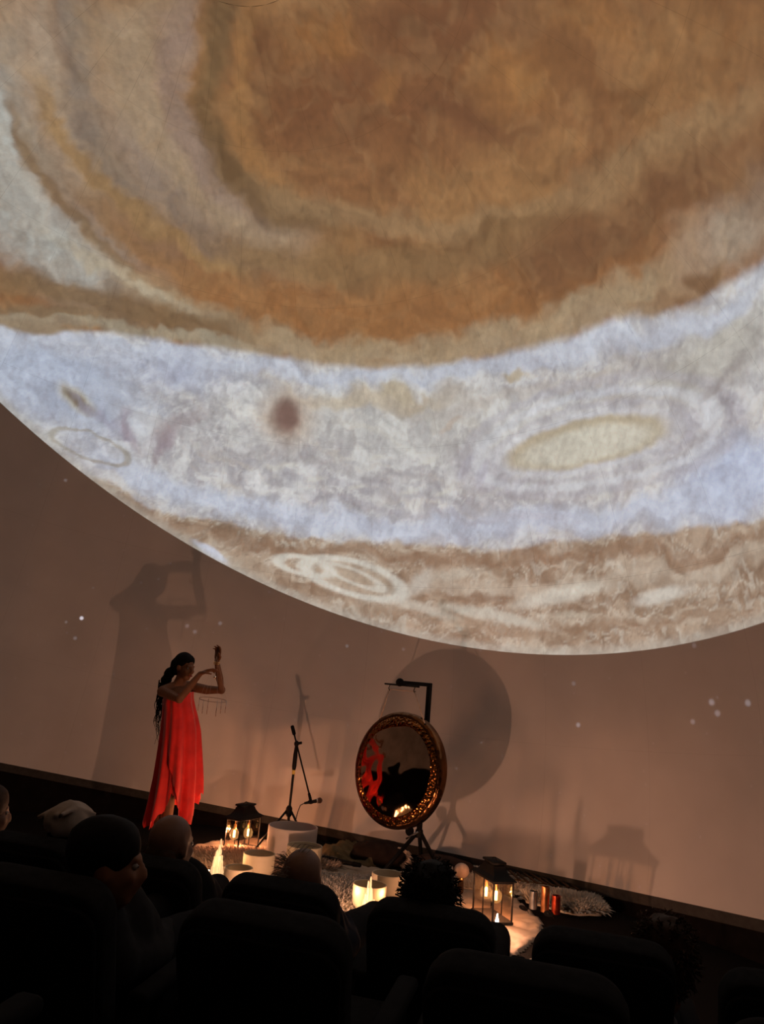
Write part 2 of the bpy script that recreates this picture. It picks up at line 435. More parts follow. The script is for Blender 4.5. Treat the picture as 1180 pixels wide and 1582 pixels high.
    for k in range(26):
        kx = 420 + 17 * k + 9 * math.sin(k * 2.3); ky = 735 + 26 * math.sin(k * 1.7) + .06 * (kx - 640)
        pale = blob(pale, kx, ky, 16, 4.5, 30 * math.sin(k * 3.1), (158, 156, 160) if k % 2 else (210, 206, 196), .6, .7, Wl)
    # the big oval and its rings
    pale = ring(pale, 915, 676, 215, 84, -11, (168, 166, 176), .09, .45)
    pale = ring(pale, 910, 680, 185, 68, -11, (204, 206, 214), .10, .5)
    pale = ring(pale, 908, 683, 160, 53, -12, (170, 168, 178), .09, .45)
    pale = blob(pale, 720, 720, 26, 9, -60, (158, 156, 168), .6, .6, Wl)
    pale = blob(pale, 745, 730, 22, 7, -70, (156, 154, 168), .6, .6, Wl)
    pale = blob(pale, 903, 684, 150, 46, -12, (198, 198, 206), .8, .25, Wl)
    pale = blob(pale, 903, 684, 131, 37, -12, (176, 162, 134), .92, .16, Wl)
    pale = blob(pale, 905, 688, 110, 27, -12, (204, 198, 182), .95, .3, Wl)
    # dark spots and smudges
    pale = blob(pale, 443, 645, 46, 46, 0, (182, 160, 138), .75, .7, Wl)
    pale = blob(pale, 443, 644, 26, 30, 0, (114, 88, 82), .97, .55, Wl)
    pale = blob(pale, 118, 617, 38, 16, 38, (182, 172, 146), .8, .5, Wl)
    pale = blob(pale, 119, 618, 30, 10, 40, (108, 98, 84), .97, .5, Wl)
    pale = blob(pale, 250, 690, 34, 12, -50, (140, 126, 136), .8, .7)
    pale = blob(pale, 195, 668, 30, 9, 62, (140, 128, 142), .8, .7)
    pale = blob(pale, 150, 640, 60, 7, 38, (146, 146, 164), .7, .7)
    pale = blob(pale, 270, 660, 60, 14, -30, (162, 150, 152), .6, .8)
    pale = blob(pale, 260, 570, 40, 10, -30, (146, 152, 172), .6, .8)
    pale = ring(pale, 140, 690, 62, 20, 20, (148, 142, 128), .12, .75)
    pale = blob(pale, 1115, 590, 50, 6, -55, (148, 142, 142), .6, .6)
    pale = blob(pale, 1070, 680, 70, 7, -35, (158, 154, 158), .5, .6)
    b1 = iso([(-700, 150), (-300, 400), (-120, 490), (0, 505), (60, 517), (120, 512), (200, 519), (300, 534), (420, 551), (530, 567), (600, 569), (700, 561), (800, 543), (870, 524), (960, 493), (1075, 472), (1120, 440), (1180, 405), (1350, 280), (1550, 50)], thl)
    pic = cmix(smooth(rl - b1, -.0045, .0035), pic, pale)
    # ---- lower tan belt with white swirls
    belt = cmix(smooth(mott, .3, .7), srgb(138, 116, 96), srgb(166, 146, 126))
    belt = cmix(smooth(streak, .5, .75, 0.0, .5), belt, srgb(188, 174, 156))
    belt = cmix(smooth(rid, .80, .99, 0.0, .55), belt, srgb(200, 192, 178))
    belt = cmix(smooth(rid2, .84, .99, 0.0, .55), belt, srgb(120, 96, 76))
    belt = stroke(belt, [(200, 775), (300, 822), (420, 848), (520, 858), (640, 862), (800, 862), (950, 856), (1180, 835)], 12, (130, 102, 80), .7)
    belt = stroke(belt, [(600, 905), (760, 905), (900, 900), (1040, 880), (1180, 860)], 10, (182, 166, 148), .7)
    belt = stroke(belt, [(420, 900), (560, 935), (700, 962), (850, 972), (1000, 965), (1180, 935)], 9, (132, 106, 84), .6)
    belt = blob(belt, 547, 893, 70, 20, 14, (166, 148, 128), .8, .5, Wl)
    belt = ring(belt, 547, 893, 78, 25, 16, (206, 200, 188), .20, .95, base)
    belt = ring(belt, 545, 890, 48, 10, 22, (202, 196, 184), .30, .8, base)
    belt = ring(belt, 470, 874, 42, 13, 12, (206, 200, 188), .30, .9, base)
    belt = blob(belt, 325, 853, 34, 7, 32, (200, 206, 224), .95, .5, Wl)
    belt = blob(belt, 650, 900, 14, 26, 45, (196, 188, 176), .8, .6, Wl)
    belt = blob(belt, 700, 888, 46, 9, -10, (190, 180, 164), .7, .7, Wl)
    belt = blob(belt, 860, 920, 78, 13, -12, (200, 192, 178), .9, .6, Wl)
    belt = blob(belt, 1020, 920, 46, 13, -14, (204, 196, 184), .95, .5, Wl)
    belt = blob(belt, 760, 950, 90, 9, 12, (194, 188, 174), .8, .6, Wl)
    belt = blob(belt, 650, 940, 60, 8, 14, (194, 186, 172), .7, .6, Wl)
    belt = blob(belt, 740, 925, 40, 8, 0, (118, 92, 72), .7, .6, Wl)
    belt = blob(belt, 880, 950, 40, 6, 0, (180, 168, 150), .7, .6, Wl)
    b2 = iso([(-300, 420), (-100, 600), (60, 705), (180, 752), (250, 792), (330, 803), (420, 822), (500, 834), (600, 840), (700, 842), (760, 850), (850, 838), (960, 827), (1180, 803), (1400, 730), (1600, 500)], thl)
    pic = cmix(smooth(rl - b2 + (mott - .5) * .007, -.003, .003), pic, belt)
    pic = cmix(smooth((PLK - d @ np.array(PLN)) * .6, -.010, -.001, 0.0, .55), pic, srgb(172, 168, 158))

    dab = fbm(u * 2.4, v * .8, 9.0, 2, .6, 33)
    g = (streak - .5) * .26 + (mott - .5) * .30 + (fine - .5) * .20 + (dab - .5) * .22 + 1.0
    pic = np.clip(pic * g[:, None], 0, 1)
    lum = pic.mean(1, keepdims=True)
    return np.clip((lum + (pic - lum) * .98) * np.array([1.0, 1.06, 1.08]) - np.array([.024, .016, .012]), 0, 1)

def dome_material(root):
    m = bpy.data.materials.new('dome_screen'); m.use_nodes = True; t = m.node_tree; S.tree = t
    try: m.cycles.emission_sampling = 'NONE'
    except Exception: pass
    tc = t.nodes.new('ShaderNodeTexCoord'); tc.object = root
    d = vmath('NORMALIZE', S(tc.outputs['Object']))
    k = S.math('MAXIMUM', vmath('DOT_PRODUCT', d, tuple(P3)) + 1.0, .02)
    u0 = vmath('DOT_PRODUCT', d, tuple(P1)) / k * CS
    v0 = vmath('DOT_PRODUCT', d, tuple(P2)) / k * CS
    base = comb(u0, v0, 0.0)
    at_ = t.nodes.new('ShaderNodeAttribute'); at_.attribute_name = 'picture'
    g = (tnoise(base, 16.0, 3, .7, .4) - .5) * .42 + 1.0
    pic = vmath('MULTIPLY', S(at_.outputs['Color']), comb(g, g, g))
    inside = nsmooth(vmath('DOT_PRODUCT', d, tuple(PLN)), PLK - .0006, PLK + .0010)
    vo = t.nodes.new('ShaderNodeTexVoronoi'); vo.voronoi_dimensions = '2D'; S.put(vo.inputs['Vector'], base); vo.inputs['Scale'].default_value = 1.15
    st = nsmooth(S(vo.outputs['Distance']), .012, .03, 1.0, 0.0)
    st = st * .05
    for (x_, y_, rad, br) in STARS:
        c = px2uv(x_, y_)
        st = st + nsmooth(vmath('DISTANCE', base, (c.x, c.y, 0.0)), rad * .0025, rad * .011, br, 0.0)
    sp = vmath('MULTIPLY', comb(st, st, st), (.95, .9, 1.0))
    pic = ncmix(inside, sp, pic)
    b = t.nodes['Principled BSDF']
    n = t.nodes.new('ShaderNodeTexNoise'); n.inputs['Scale'].default_value = 2.0; n.inputs['Detail'].default_value = 3
    t.links.new(tc.outputs['Object'], n.inputs['Vector'])
    rp = t.nodes.new('ShaderNodeValToRGB'); rp.color_ramp.elements[0].position = .3; rp.color_ramp.elements[1].position = .7
    rp.color_ramp.elements[0].color = tuple(c * .94 for c in SCREEN) + (1,); rp.color_ramp.elements[1].color = tuple(c * 1.06 for c in SCREEN) + (1,)
    t.links.new(n.outputs['Fac'], rp.inputs['Fac']); t.links.new(rp.outputs['Color'], b.inputs['Base Color'])
    b.inputs['Roughness'].default_value = .9; b.inputs['Specular IOR Level'].default_value = .1
    S.put(b.inputs['Emission Color'], pic); b.inputs['Emission Strength'].default_value = PICTURE
    return m

STARS = [(126, 955, 5, .75), (101, 742, 4, .10), (102, 961, 4, .08), (116, 986, 5, .09),
         (289, 967, 5, .09), (301, 976, 5, .09), (340, 963, 5, .09), (536, 998, 4, .10),
         (893, 1120, 5, .17), (1099, 1085, 6, .16), (1155, 1086, 6, .16), (1108, 1102, 6, .13), (1070, 1115, 5, .10), (886, 1056, 5, .07),
         (1072, 997, 5, .06), (623, 1003, 4, .06)]

dome = empty('ceiling', DC)
tag(dome, 'tilted planetarium dome screen showing a banded orange and white planet', kind='structure')
DOME_M = dome_material(dome)
SHELL_M = mat('dome_backing', (.16, .14, .13), .9, var=.1, scale=8)
TRIM_M = mat('grey_trim', (.050, .048, .047), .7, var=.2, scale=20)
COVE_M = mat('black_cove_wall', (.006, .0045, .0045), .85, var=.4, scale=12)

lats = [RIM_LAT] + [math.radians(9.47 + 15.4 * i) for i in range(5)] + [math.radians(83.0)]
NM = 33; STEP = 2 * PI / NM; AZ0 = math.radians(-0.5)
# backing shell behind the panels
def band_mesh(name, la, lb, nseg, r, nl=1):
    v = []; f = []
    for j in range(nl + 1):
        for i in range(nseg):
            v.append(dome_pt(2 * PI * i / nseg, la + (lb - la) * j / nl, r) - DC)
    for j in range(nl):
        for i in range(nseg):
            a = j * nseg + i; b = j * nseg + (i + 1) % nseg; f.append((a, b, b + nseg, a + nseg))
    me = bpy.data.meshes.new(name); me.from_pydata([tuple(p) for p in v], [], f); return me
link_mesh('backing_shell', band_mesh('backing_shell', RIM_LAT, math.radians(89.5), 96, DR + .03, 16), SHELL_M, dome)
GAP = .00028 / DR
B = Matrix((DE1, DE2, DA)).transposed(); Bn = np.array(B)
def in_frame(p):
    v_ = p - CO; z = v_.dot(CD)
    if z <= .1: return False
    return abs(FPX * v_.dot(CR) / z) < 900 and abs(FPX * v_.dot(CU) / z) < 1100
pan_pts = []; pan_def = []
for j in range(len(lats) - 1):
    la, lb = lats[j] + (GAP if j else 0), lats[j + 1] - GAP
    g = GAP / max(.2, math.cos(.5 * (la + lb)))
    for i in range(NM):
        az = AZ0 + STEP * (i + .5)
        vis = in_frame(dome_pt(az, .5 * (la + lb)))
        wd = math.cos(.5 * (la + lb)) * STEP * DR
        fineg = vis and j > 0
        K = max(4, int(wd / .016)) if fineg else 5; KZ = max(5, int((lb - la) * DR / .016)) if fineg else 6
        A, L = np.meshgrid(np.linspace(-STEP / 2 + g, STEP / 2 - g, K + 1) + az, np.linspace(la, lb, KZ + 1))
        loc = np.stack([np.sin(A) * np.cos(L), np.cos(A) * np.cos(L), np.sin(L)], -1).reshape(-1, 3) * DR
        loc = loc @ Bn.T
        q = (np.arange(KZ)[:, None] * (K + 1) + np.arange(K)[None]).ravel()
        pan_pts.append(loc); pan_def.append(np.stack([q, q + 1, q + K + 2, q + K + 1], 1))
# crown panel
v = [dome_pt(2 * PI * i / 33, lats[-1] + GAP + (PI / 2 - lats[-1]) * k / 12) - DC for k in range(12) for i in range(33)] + [DA * DR]
pan_pts.append(np.array([tuple(p) for p in v]))
pan_def.append([(k * 33 + i, k * 33 + (i + 1) % 33, (k + 1) * 33 + (i + 1) % 33, (k + 1) * 33 + i) for k in range(11) for i in range(33)] + [(363 + i, 363 + (i + 1) % 33, 396) for i in range(33)])
allp = np.concatenate(pan_pts); colr = picture(allp + np.array(DC))
o_ = 0
for loc, fc in zip(pan_pts, pan_def):
    n = len(loc); me = bpy.data.meshes.new('panel')
    me.from_pydata(loc.tolist(), [], [tuple(int(k) for k in q) for q in fc])
    at_ = me.attributes.new('picture', 'FLOAT_COLOR', 'POINT')
    at_.data.foreach_set('color', np.concatenate([colr[o_:o_ + n], np.ones((n, 1))], 1).astype(np.float32).ravel())
    o_ += n
    link_mesh('panel', me, DOME_M, dome)

# grey trim under the screen and the black cove wall down to the floor
def ring_wall(name, zfun_top, zfun_bot, dr_top, dr_bot, th, m_, label):
    v = []; f = []; n = 120
    for i in range(n):
        az = 2 * PI * i / n
        p = dome_pt(az, RIM_LAT); rad = (p - DC - DA * (p - DC).dot(DA)).normalized(); rad.z = 0; rad.normalize()
        a = p + rad * dr_top; b = p + rad * dr_bot
        zt = zfun_top(p.z); zb = zfun_bot(p.z)
        v += [Vector((a.x, a.y, zt)), Vector((b.x, b.y, zb)), Vector((b.x, b.y, zb)) + rad * th, Vector((a.x, a.y, zt)) + rad * th]
    for i in range(n):
        j = (i + 1) % n
        for k in range(4):
            f.append((4 * i + k, 4 * j + k, 4 * j + (k + 1) % 4, 4 * i + (k + 1) % 4))
    mb = MB(); mb.add(v, f); o = mb.build(name, m_, None)
    return tag(o, label, kind='structure')
ring_wall('trim_1', lambda z: z + .002, lambda z: z - .072, -.004, .008, .03, TRIM_M, 'dull grey trim strip along the foot of the dome screen')
ring_wall('wall_front', lambda z: z - .070, lambda z: -.02, .012, .03, .04, COVE_M, 'black wall below the dome screen')

# floors: the stage level and three seating tiers
ROWD = Vector((1.51, -.43, 0)).normalized(); ROWN = Vector((-ROWD.y, ROWD.x, 0))   # along the rows / towards the stage
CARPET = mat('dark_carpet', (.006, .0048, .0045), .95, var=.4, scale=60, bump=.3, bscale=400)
v = [tuple(Vector((DC.x, DC.y, 0)) + Vector((math.cos(2 * PI * i / 64), math.sin(2 * PI * i / 64), 0)) * 5.4) for i in range(64)]
mb = MB(); mb.add([Vector(p) for p in v], [tuple(range(64))]); mb.add([Vector(p) - Vector((0, 0, .1)) for p in v], [tuple(range(63, -1, -1))])
for i in range(64): mb.f.append((i, (i + 1) % 64, 64 + (i + 1) % 64, 64 + i))
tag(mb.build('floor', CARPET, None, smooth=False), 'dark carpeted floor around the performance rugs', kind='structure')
def tier(c, near, far, z, half):
    pts = [ROWD * -half + ROWN * near, ROWD * half + ROWN * near, ROWD * half + ROWN * far, ROWD * -half + ROWN * far]
    mb = MB(); mb.add([p + c for p in pts], [(0, 1, 2, 3)]); mb.add([p + c + Vector((0, 0, z)) for p in pts], [(3, 2, 1, 0)])
    for i in range(4): mb.f.append((i, (i + 1) % 4, 4 + (i + 1) % 4, 4 + i))
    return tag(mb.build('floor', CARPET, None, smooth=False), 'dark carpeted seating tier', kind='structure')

# ------------------------------------------------------------------ materials of the things
FROST = mat('frosted_quartz', (.64, .55, .39), .55, var=.06, scale=10, spec=.35, sss=.55)
FROST_PINK = mat('frosted_quartz_matt', (.56, .48, .44), .7, var=.06, scale=10, spec=.2, sss=.25)
BLACK_METAL = mat('black_metal', (.006, .005, .0045), .6, var=.3, scale=20, spec=.12)
STAND_BLACK = mat('black_stand_paint', (.005, .0045, .0045), .5, var=.3, scale=20, spec=.12)
CHROME = mat('chrome', (.6, .6, .6), .15, 1.0, var=.05)
GLASS = pane_mat('lantern_glass', (.97, .93, .88), .05)
BULB = pane_mat('bulb_glass', (1, .90, .72), .05)
_t = BULB.node_tree; _e = _t.nodes.new('ShaderNodeEmission'); _e.inputs[0].default_value = (1, .50, .18, 1); _e.inputs[1].default_value = .22   # the coated glass of a lit bulb glows
_a = _t.nodes.new('ShaderNodeAddShader'); _o = _t.nodes['Material Output']; _l = _o.inputs[0].links[0].from_socket
_t.links.new(_l, _a.inputs[0]); _t.links.new(_e.outputs[0], _a.inputs[1]); _t.links.new(_a.outputs[0], _o.inputs[0])
FILAMENT = glow_mat('filament', (1.0, .62, .26), 9.0)
for _m in (BULB, FILAMENT): _m.cycles.emission_sampling = 'NONE'      # their light comes from the lamp inside
BRASS = mat('brass', (.75, .45, .18), .3, 1.0, var=.1)
def crystal_mat(name, es):
    m = mat(name, (.86, .78, .62), .5, var=.08, scale=14, spec=.4, sss=.6)
    return m
CRYSTAL = crystal_mat('selenite', 0)
CLOTH_CREAM = mat('cream_cloth', (.40, .32, .25), .95, var=.12, scale=9, bump=.25, bscale=300)
FLEECE = mat('sheepskin_wool', (.62, .57, .50), .95, var=.10, scale=12)
FLEECE_TAN = mat('tan_wool', (.42, .31, .24), .95, var=.15, scale=12)
FLEECE_GREY = mat('grey_wool', (.40, .36, .32), .95, var=.15, scale=12)
HIDE = mat('hide_leather', (.5, .42, .34), .9)
OLIVE = mat('olive_blanket', (.115, .085, .045), .95, var=.35, scale=14)
DARKBAG = mat('dark_brown_cloth', (.022, .014, .011), .9, var=.3, scale=14)
DARKBAG2 = mat('umber_cloth', (.045, .026, .020), .9, var=.3, scale=14)
FRINGE = mat('pale_fringe', (.55, .42, .33), .9)
WOOD_DARK = mat('dark_wood', (.06, .032, .018), .6, var=.4, scale=30)
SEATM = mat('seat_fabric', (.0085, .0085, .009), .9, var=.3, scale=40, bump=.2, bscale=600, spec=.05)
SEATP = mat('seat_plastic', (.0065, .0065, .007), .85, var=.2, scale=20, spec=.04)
FELT = mat('mallet_felt', (.55, .42, .34), .95, var=.15, scale=20)

# ------------------------------------------------------------------ rugs and cloth on the stage floor
def sheet(name, outline_px, m_, amp, scale, label, cat, z0=.004, step=.05, seed=0.0):
    pts = [on_plane(*p) for p in outline_px]
    c = sum(pts, Vector()) / len(pts); c.z = 0
    ext = [(p.x, p.y) for p in pts]
    def inside(x, y):
        k = False; j = len(ext) - 1
        for i in range(len(ext)):
            xi, yi = ext[i]; xj, yj = ext[j]
            if (yi > y) != (yj > y) and x < (xj - xi) * (y - yi) / (yj - yi) + xi: k = not k
            j = i
        return k
    x0 = min(e[0] for e in ext); x1 = max(e[0] for e in ext); y0 = min(e[1] for e in ext); y1 = max(e[1] for e in ext)
    nx = int((x1 - x0) / step) + 1; ny = int((y1 - y0) / step) + 1
    v = []; idx = {}; f = []
    for j in range(ny + 1):
        for i in range(nx + 1):
            x = x0 + i * step; y = y0 + j * step
            q = mnoise.noise(Vector((x * scale, y * scale, seed)))
            q2 = mnoise.noise(Vector((x * scale * 2.3 + q * 2, y * scale * 2.3, seed + 5)))
            h = z0 + amp * (abs(q) ** .7 * .9 + max(0, q2) * .6)
            idx[i, j] = len(v); v.append(Vector((x, y, h)))
    for j in range(ny):
        for i in range(nx):
            if inside(x0 + (i + .5) * step, y0 + (j + .5) * step):
                f.append((idx[i, j], idx[i + 1, j], idx[i + 1, j + 1], idx[i, j + 1]))
    used = sorted({k for q in f for k in q}); mp = {k: n for n, k in enumerate(used)}
    cnt = {}
    for q in f:
        for a, b in zip(q, q[1:] + q[:1]): cnt[tuple(sorted((a, b)))] = cnt.get(tuple(sorted((a, b))), 0) + 1
    edge = {k for e, n in cnt.items() if n == 1 for k in e}
    for k in edge: v[k].z = z0 * .6
    n = len(used)
    V = [v[k] for k in used] + [Vector((v[k].x, v[k].y, .001)) for k in used]
    Fc = [tuple(mp[k] for k in q) for q in f]
    for e, c_ in cnt.items():
        if c_ == 1: Fc.append((mp[e[0]], mp[e[1]], mp[e[1]] + n, mp[e[0]] + n))
    r = empty(name, c); mb = MB(); mb.add(V, Fc); mb.build('fabric', m_, r, sharp=None)
    tag(r, label, cat)
    return r
sheet('floor_cloth', [(300, 1307), (345, 1299), (430, 1299), (500, 1318), (560, 1338), (640, 1352), (720, 1362), (800, 1392), (838, 1425), (836, 1447), (812, 1466), (797, 1479), (700, 1472), (560, 1462), (430, 1430), (320, 1394), (290, 1352)],
      CLOTH_CREAM, .032, 6.0, 'large wrinkled cream cloth spread under the bowls and lanterns', 'cloth', step=.022)

def fleece(name, px, rx, ry, rot, m_, n, length, label, group=None, z=.03, lean=.42, seed=1):
    """a sheepskin: a lobed hide with a pile of wool locks"""
    rnd = random.Random(seed)
    c = on_plane(*px); c.z = 0
    r = empty(name, c)
    ca, sa = math.cos(rot), math.sin(rot)
    def edge(a): return 1 + .10 * math.sin(3 * a + seed) + .07 * math.sin(5 * a + 2 * seed) + .04 * math.sin(9 * a)
    def loc(u, a):
        k = edge(a) * u; x = math.cos(a) * rx * k; y = math.sin(a) * ry * k
        return Vector((c.x + x * ca - y * sa, c.y + x * sa + y * ca, z + .014 * (1 - u ** 4) * (1 + .4 * mnoise.noise(Vector((x * 7, y * 7, seed))))))
    mb = MB(); NA = 36; v = []; f = []
    for i in range(7):
        for k in range(NA): v.append(loc(max(.001, i / 6), 2 * PI * k / NA))
    for i in range(6):
        for k in range(NA): f.append((i * NA + k, i * NA + (k + 1) % NA, (i + 1) * NA + (k + 1) % NA, (i + 1) * NA + k))
    b0 = len(v)
    for k in range(NA): p = loc(1, 2 * PI * k / NA).copy(); p.z = .004; v.append(p)
    for k in range(NA): f.append((6 * NA + k, 6 * NA + (k + 1) % NA, b0 + (k + 1) % NA, b0 + k))
    mb.add(v, f); mb.build('hide', m_, r, sharp=None)
    mb = MB()
    for i in range(n):
        a = rnd.random() * 2 * PI; u = math.sqrt(rnd.random())
        p = loc(u, a)
        out = Vector((p.x - c.x, p.y - c.y, 0)).normalized()
        q = mnoise.noise_vector(p * 9 + Vector((seed, 0, 0)))
        d = (Vector((q.x, q.y, 0)) * 1.4 * lean + out * (.35 + u * .9) * lean + Vector((rnd.uniform(-.3, .3), rnd.uniform(-.3, .3), .8))).normalized()
        L = length * rnd.uniform(.6, 1.2); wv = d.cross(Vector((rnd.uniform(-1, 1), rnd.uniform(-1, 1), .3))).normalized() * L * .07
        mid = p + d * L * .55 + Vector((0, 0, .004)); tip = p + d * L + Vector((rnd.uniform(-.2, .2), rnd.uniform(-.2, .2), -.25)) * L * .5
        tip.z = max(tip.z, .006); mid.z = max(mid.z, .008)
        mb.add([p - wv, p + wv, mid + wv * .8, mid - wv * .8, tip], [(0, 1, 2, 3), (3, 2, 4)])
    for i in range(n // 9):          # longer loose locks, most of them round the edge
        a = rnd.random() * 2 * PI; u = 1 - .55 * rnd.random() ** 1.6
        p = loc(u, a); out = Vector((p.x - c.x, p.y - c.y, 0)).normalized()
        d = (out * rnd.uniform(.1, 1.0) * u + Vector((rnd.uniform(-.5, .5), rnd.uniform(-.5, .5), rnd.uniform(.25, .9)))).normalized()
        L = length * rnd.uniform(.9, 1.5); sd_ = d.cross(Vector((0, 0, 1))).normalized() * L * .13
        mid = p + d * L * .5; tip = p + d * L - Vector((0, 0, .3 * L)); tip.z = max(tip.z, .006)
        mb.add([p - sd_, p + sd_, mid + sd_ * .8, mid - sd_ * .8, tip], [(0, 1, 2, 3), (3, 2, 4)])
    o = mb.build('wool', m_, r, sharp=None, fix=False); tag(o, kind='stuff')
    tag(r, label, 'sheepskin', group)
    return r
fleece('sheepskin', (395, 1336), .62, .36, .35, FLEECE_TAN, 11000, .06, 'tan shaggy fleece under the lantern beside the woman in red', seed=2, z=.016)
fleece('sheepskin', (517, 1388), .42, .52, .1, FLEECE_GREY, 11000, .05, 'grey shaggy fleece in the middle, below the short black rod', seed=5, z=.016)
fleece('sheepskin', (760, 1368), .44, .26, -.35, FLEECE, 9000, .065, 'white fleece under the wooden slats and behind the right lantern', seed=8, z=.016)
fleece('sheepskin', (874, 1402), .27, .18, -.3, FLEECE, 9000, .08, 'white fluffy sheepskin at the right end beside the red cylinder', seed=11, z=.02, lean=.4)

# ------------------------------------------------------------------ quartz singing bowls
def bowl(px, h, w, m_, label, wall=.010, flare=1.0):
    p = on_plane(px[0], px[1], h); R = w / 2
    root = Vector((p.x, p.y, .035))
    H = h - .035
    rc = min(.45 * R, .07)
    prof = [(.001, 0), (R * .5, .001)]
    for k in range(7):
        a = -PI / 2 + PI / 2 * k / 6
        prof.append((R * .985 - rc + rc * math.cos(a), rc + rc * math.sin(a)))
    prof += [(R * .995, H * .55), (R * 1.0, H * .8), (R, H - .006), (R - wall * .2, H - .001), (R - wall * .8, H - .001), (R - wall, H - .006), (R - wall, H * .6)]
    for k in range(6):
        a = PI / 2 * (1 - k / 5)
        prof.append((R * .985 - rc + (rc - wall) * math.cos(a - PI / 2 + 0) * 1.0 if False else R * .985 - rc + (rc - wall) * math.sin(a), rc - (rc - wall) * math.cos(a)))
    prof += [(.001, wall)]
    r = empty('singing_bowl', root)
    mb = MB(); mb.lathe(prof, 56, root); mb.build('bowl_wall', m_, r, sharp=60)
    tr = [(R - wall * .5 + .0058 * math.cos(a), H - .003 + .0045 * math.sin(a)) for a in [2 * PI * k / 8 for k in range(8)]]
    mb = MB(); mb.lathe(tr, 56, root, close=True); mb.build('rim', m_, r)
    # rubber ring under the bowl
    tr = [(R * .52 + .016 * math.cos(a), -.012 + .013 * math.sin(a)) for a in [2 * PI * k / 10 for k in range(10)]]
    mb = MB(); mb.lathe(tr, 32, root, close=True); mb.build('support_ring', SEATP, r)
    tag(r, label, 'singing bowl', 'quartz singing bowls on the floor cloth')
    return r
bowl((453, 1276), .29, .405, FROST_PINK, 'largest frosted bowl, pinkish white, in front of the microphone stand', .012)
bowl((471, 1306), .24, .270, FROST, 'yellow lit bowl just in front of the largest frosted bowl')
bowl((401, 1318), .19, .235, FROST, 'cream bowl between the left lantern and the largest bowl')
bowl((369, 1340), .16, .198, FROST, 'small yellow bowl right beside the left crystal tower')
bowl((599.4, 1349), .19, .229, FROST, 'cream bowl behind the one with a crystal tower before it')
bowl((571.6, 1365.5), .19, .226, FROST, 'cream bowl directly behind the middle crystal tower')
bowl((670.6, 1346), .22, .282, FROST, 'pale bowl mostly hidden behind the dark curly head')

# ------------------------------------------------------------------ crystal tower lamps
def crystal(base_px, H, wid, label, seed, watts, rot=0.0, group='glowing crystal towers'):
    rnd = random.Random(seed)
    b = on_plane(*base_px); b.z = .03
    r = empty('crystal_lamp', b)
    # fibrous selenite: upright blades of stepped heights crowded round the axis
    mb = MB(); n = 26
    for i in range(n):
        u = i / n; a = i * 2.4 + rot
        rad = wid * .5 * (.15 + .85 * math.sqrt(u)) * .72
        hh = H * (1 - .80 * (rad / (wid * .5 * .72)) ** 1.05) * rnd.uniform(.85, 1.02)
        hh = max(H / 8 * math.ceil(hh / (H / 8) - .3) * rnd.uniform(.95, 1.03), H * .14)
        x, y = math.cos(a) * rad, math.sin(a) * rad
        s = wid * rnd.uniform(.15, .24); yaw = rnd.uniform(0, PI / 2)
        s1 = s * rnd.uniform(.72, .9)
        q = []
        for z, k in ((0, s * 1.05), (hh * .55, s * .95), (hh * .97, s1 * .8), (hh, s1 * .5)):
            for m_ in range(5):
                an = yaw + 2 * PI * m_ / 5
                tl = z / H * .22
                q.append(b + Vector((x * (1 - tl * 1.2) + math.cos(an) * k * .5, y * (1 - tl * 1.2) + math.sin(an) * k * .5, z)))
        f = []
        for j in range(3):
            for m_ in range(5): f.append((j * 5 + m_, j * 5 + (m_ + 1) % 5, j * 5 + 5 + (m_ + 1) % 5, j * 5 + 5 + m_))
        f.append((15, 16, 17, 18, 19)); mb.add(q, f)
    mb.build('crystal_tower', CRYSTAL_GLOW, r, smooth=False)
    mb = MB(); mb.lathe([(.001, 0), (wid * .62, 0), (wid * .66, .008), (wid * .62, .018), (.001, .018)], 32, b - Vector((0, 0, .02)))
    mb.build('lamp_base', WOOD_DARK, r)
    # the led of the lamp sits in front of the foot of the crystal, on the base
    for k in range(3):
        a = -PI / 2 + 2 * PI * k / 3
        q = b + Vector((math.cos(a) * wid * .66, math.sin(a) * wid * .66, .03))
        mb = MB(); mb.ell(q, .007, seg=8, rings=6); mb.build('led', LED, r)
        lamp('led_light', q + Vector((math.cos(a) * .035, math.sin(a) * .035, .10)), watts / 3, r, .03, (1, .50, .23))
    tag(r, label, 'crystal lamp', group)
    return r
LED = glow_mat('led_glow', (1, .66, .34), 14); LED.cycles.emission_sampling = 'NONE'
def glow_crystal():
    m = mat('glowing_selenite', (.55, .48, .36), .45, var=.08, scale=14, spec=.4)
    t = m.node_tree; b = t.nodes['Principled BSDF']
    # painted emission imitating led light carried up the fibres: strongest at the foot, fibrous
    tc = t.nodes.new('ShaderNodeTexCoord'); sp = t.nodes.new('ShaderNodeSeparateXYZ'); t.links.new(tc.outputs['Object'], sp.inputs[0])
    mr = t.nodes.new('ShaderNodeMapRange'); mr.inputs[1].default_value = 0; mr.inputs[2].default_value = .3; mr.inputs[3].default_value = 1.15; mr.inputs[4].default_value = .42
    t.links.new(sp.outputs[2], mr.inputs[0])
    mp = t.nodes.new('ShaderNodeMapping'); mp.inputs[3].default_value = (60, 60, 8); t.links.new(tc.outputs['Object'], mp.inputs[0])
    nz = t.nodes.new('ShaderNodeTexNoise'); nz.inputs['Scale'].default_value = 2.2; nz.inputs['Detail'].default_value = 4; t.links.new(mp.outputs[0], nz.inputs['Vector'])
    mu = t.nodes.new('ShaderNodeMath'); mu.operation = 'MULTIPLY'; t.links.new(mr.outputs[0], mu.inputs[0]); t.links.new(nz.outputs['Fac'], mu.inputs[1])
    b.inputs['Emission Color'].default_value = (1, .70, .36, 1); t.links.new(mu.outputs[0], b.inputs['Emission Strength'])
    return m
CRYSTAL_GLOW = glow_crystal()
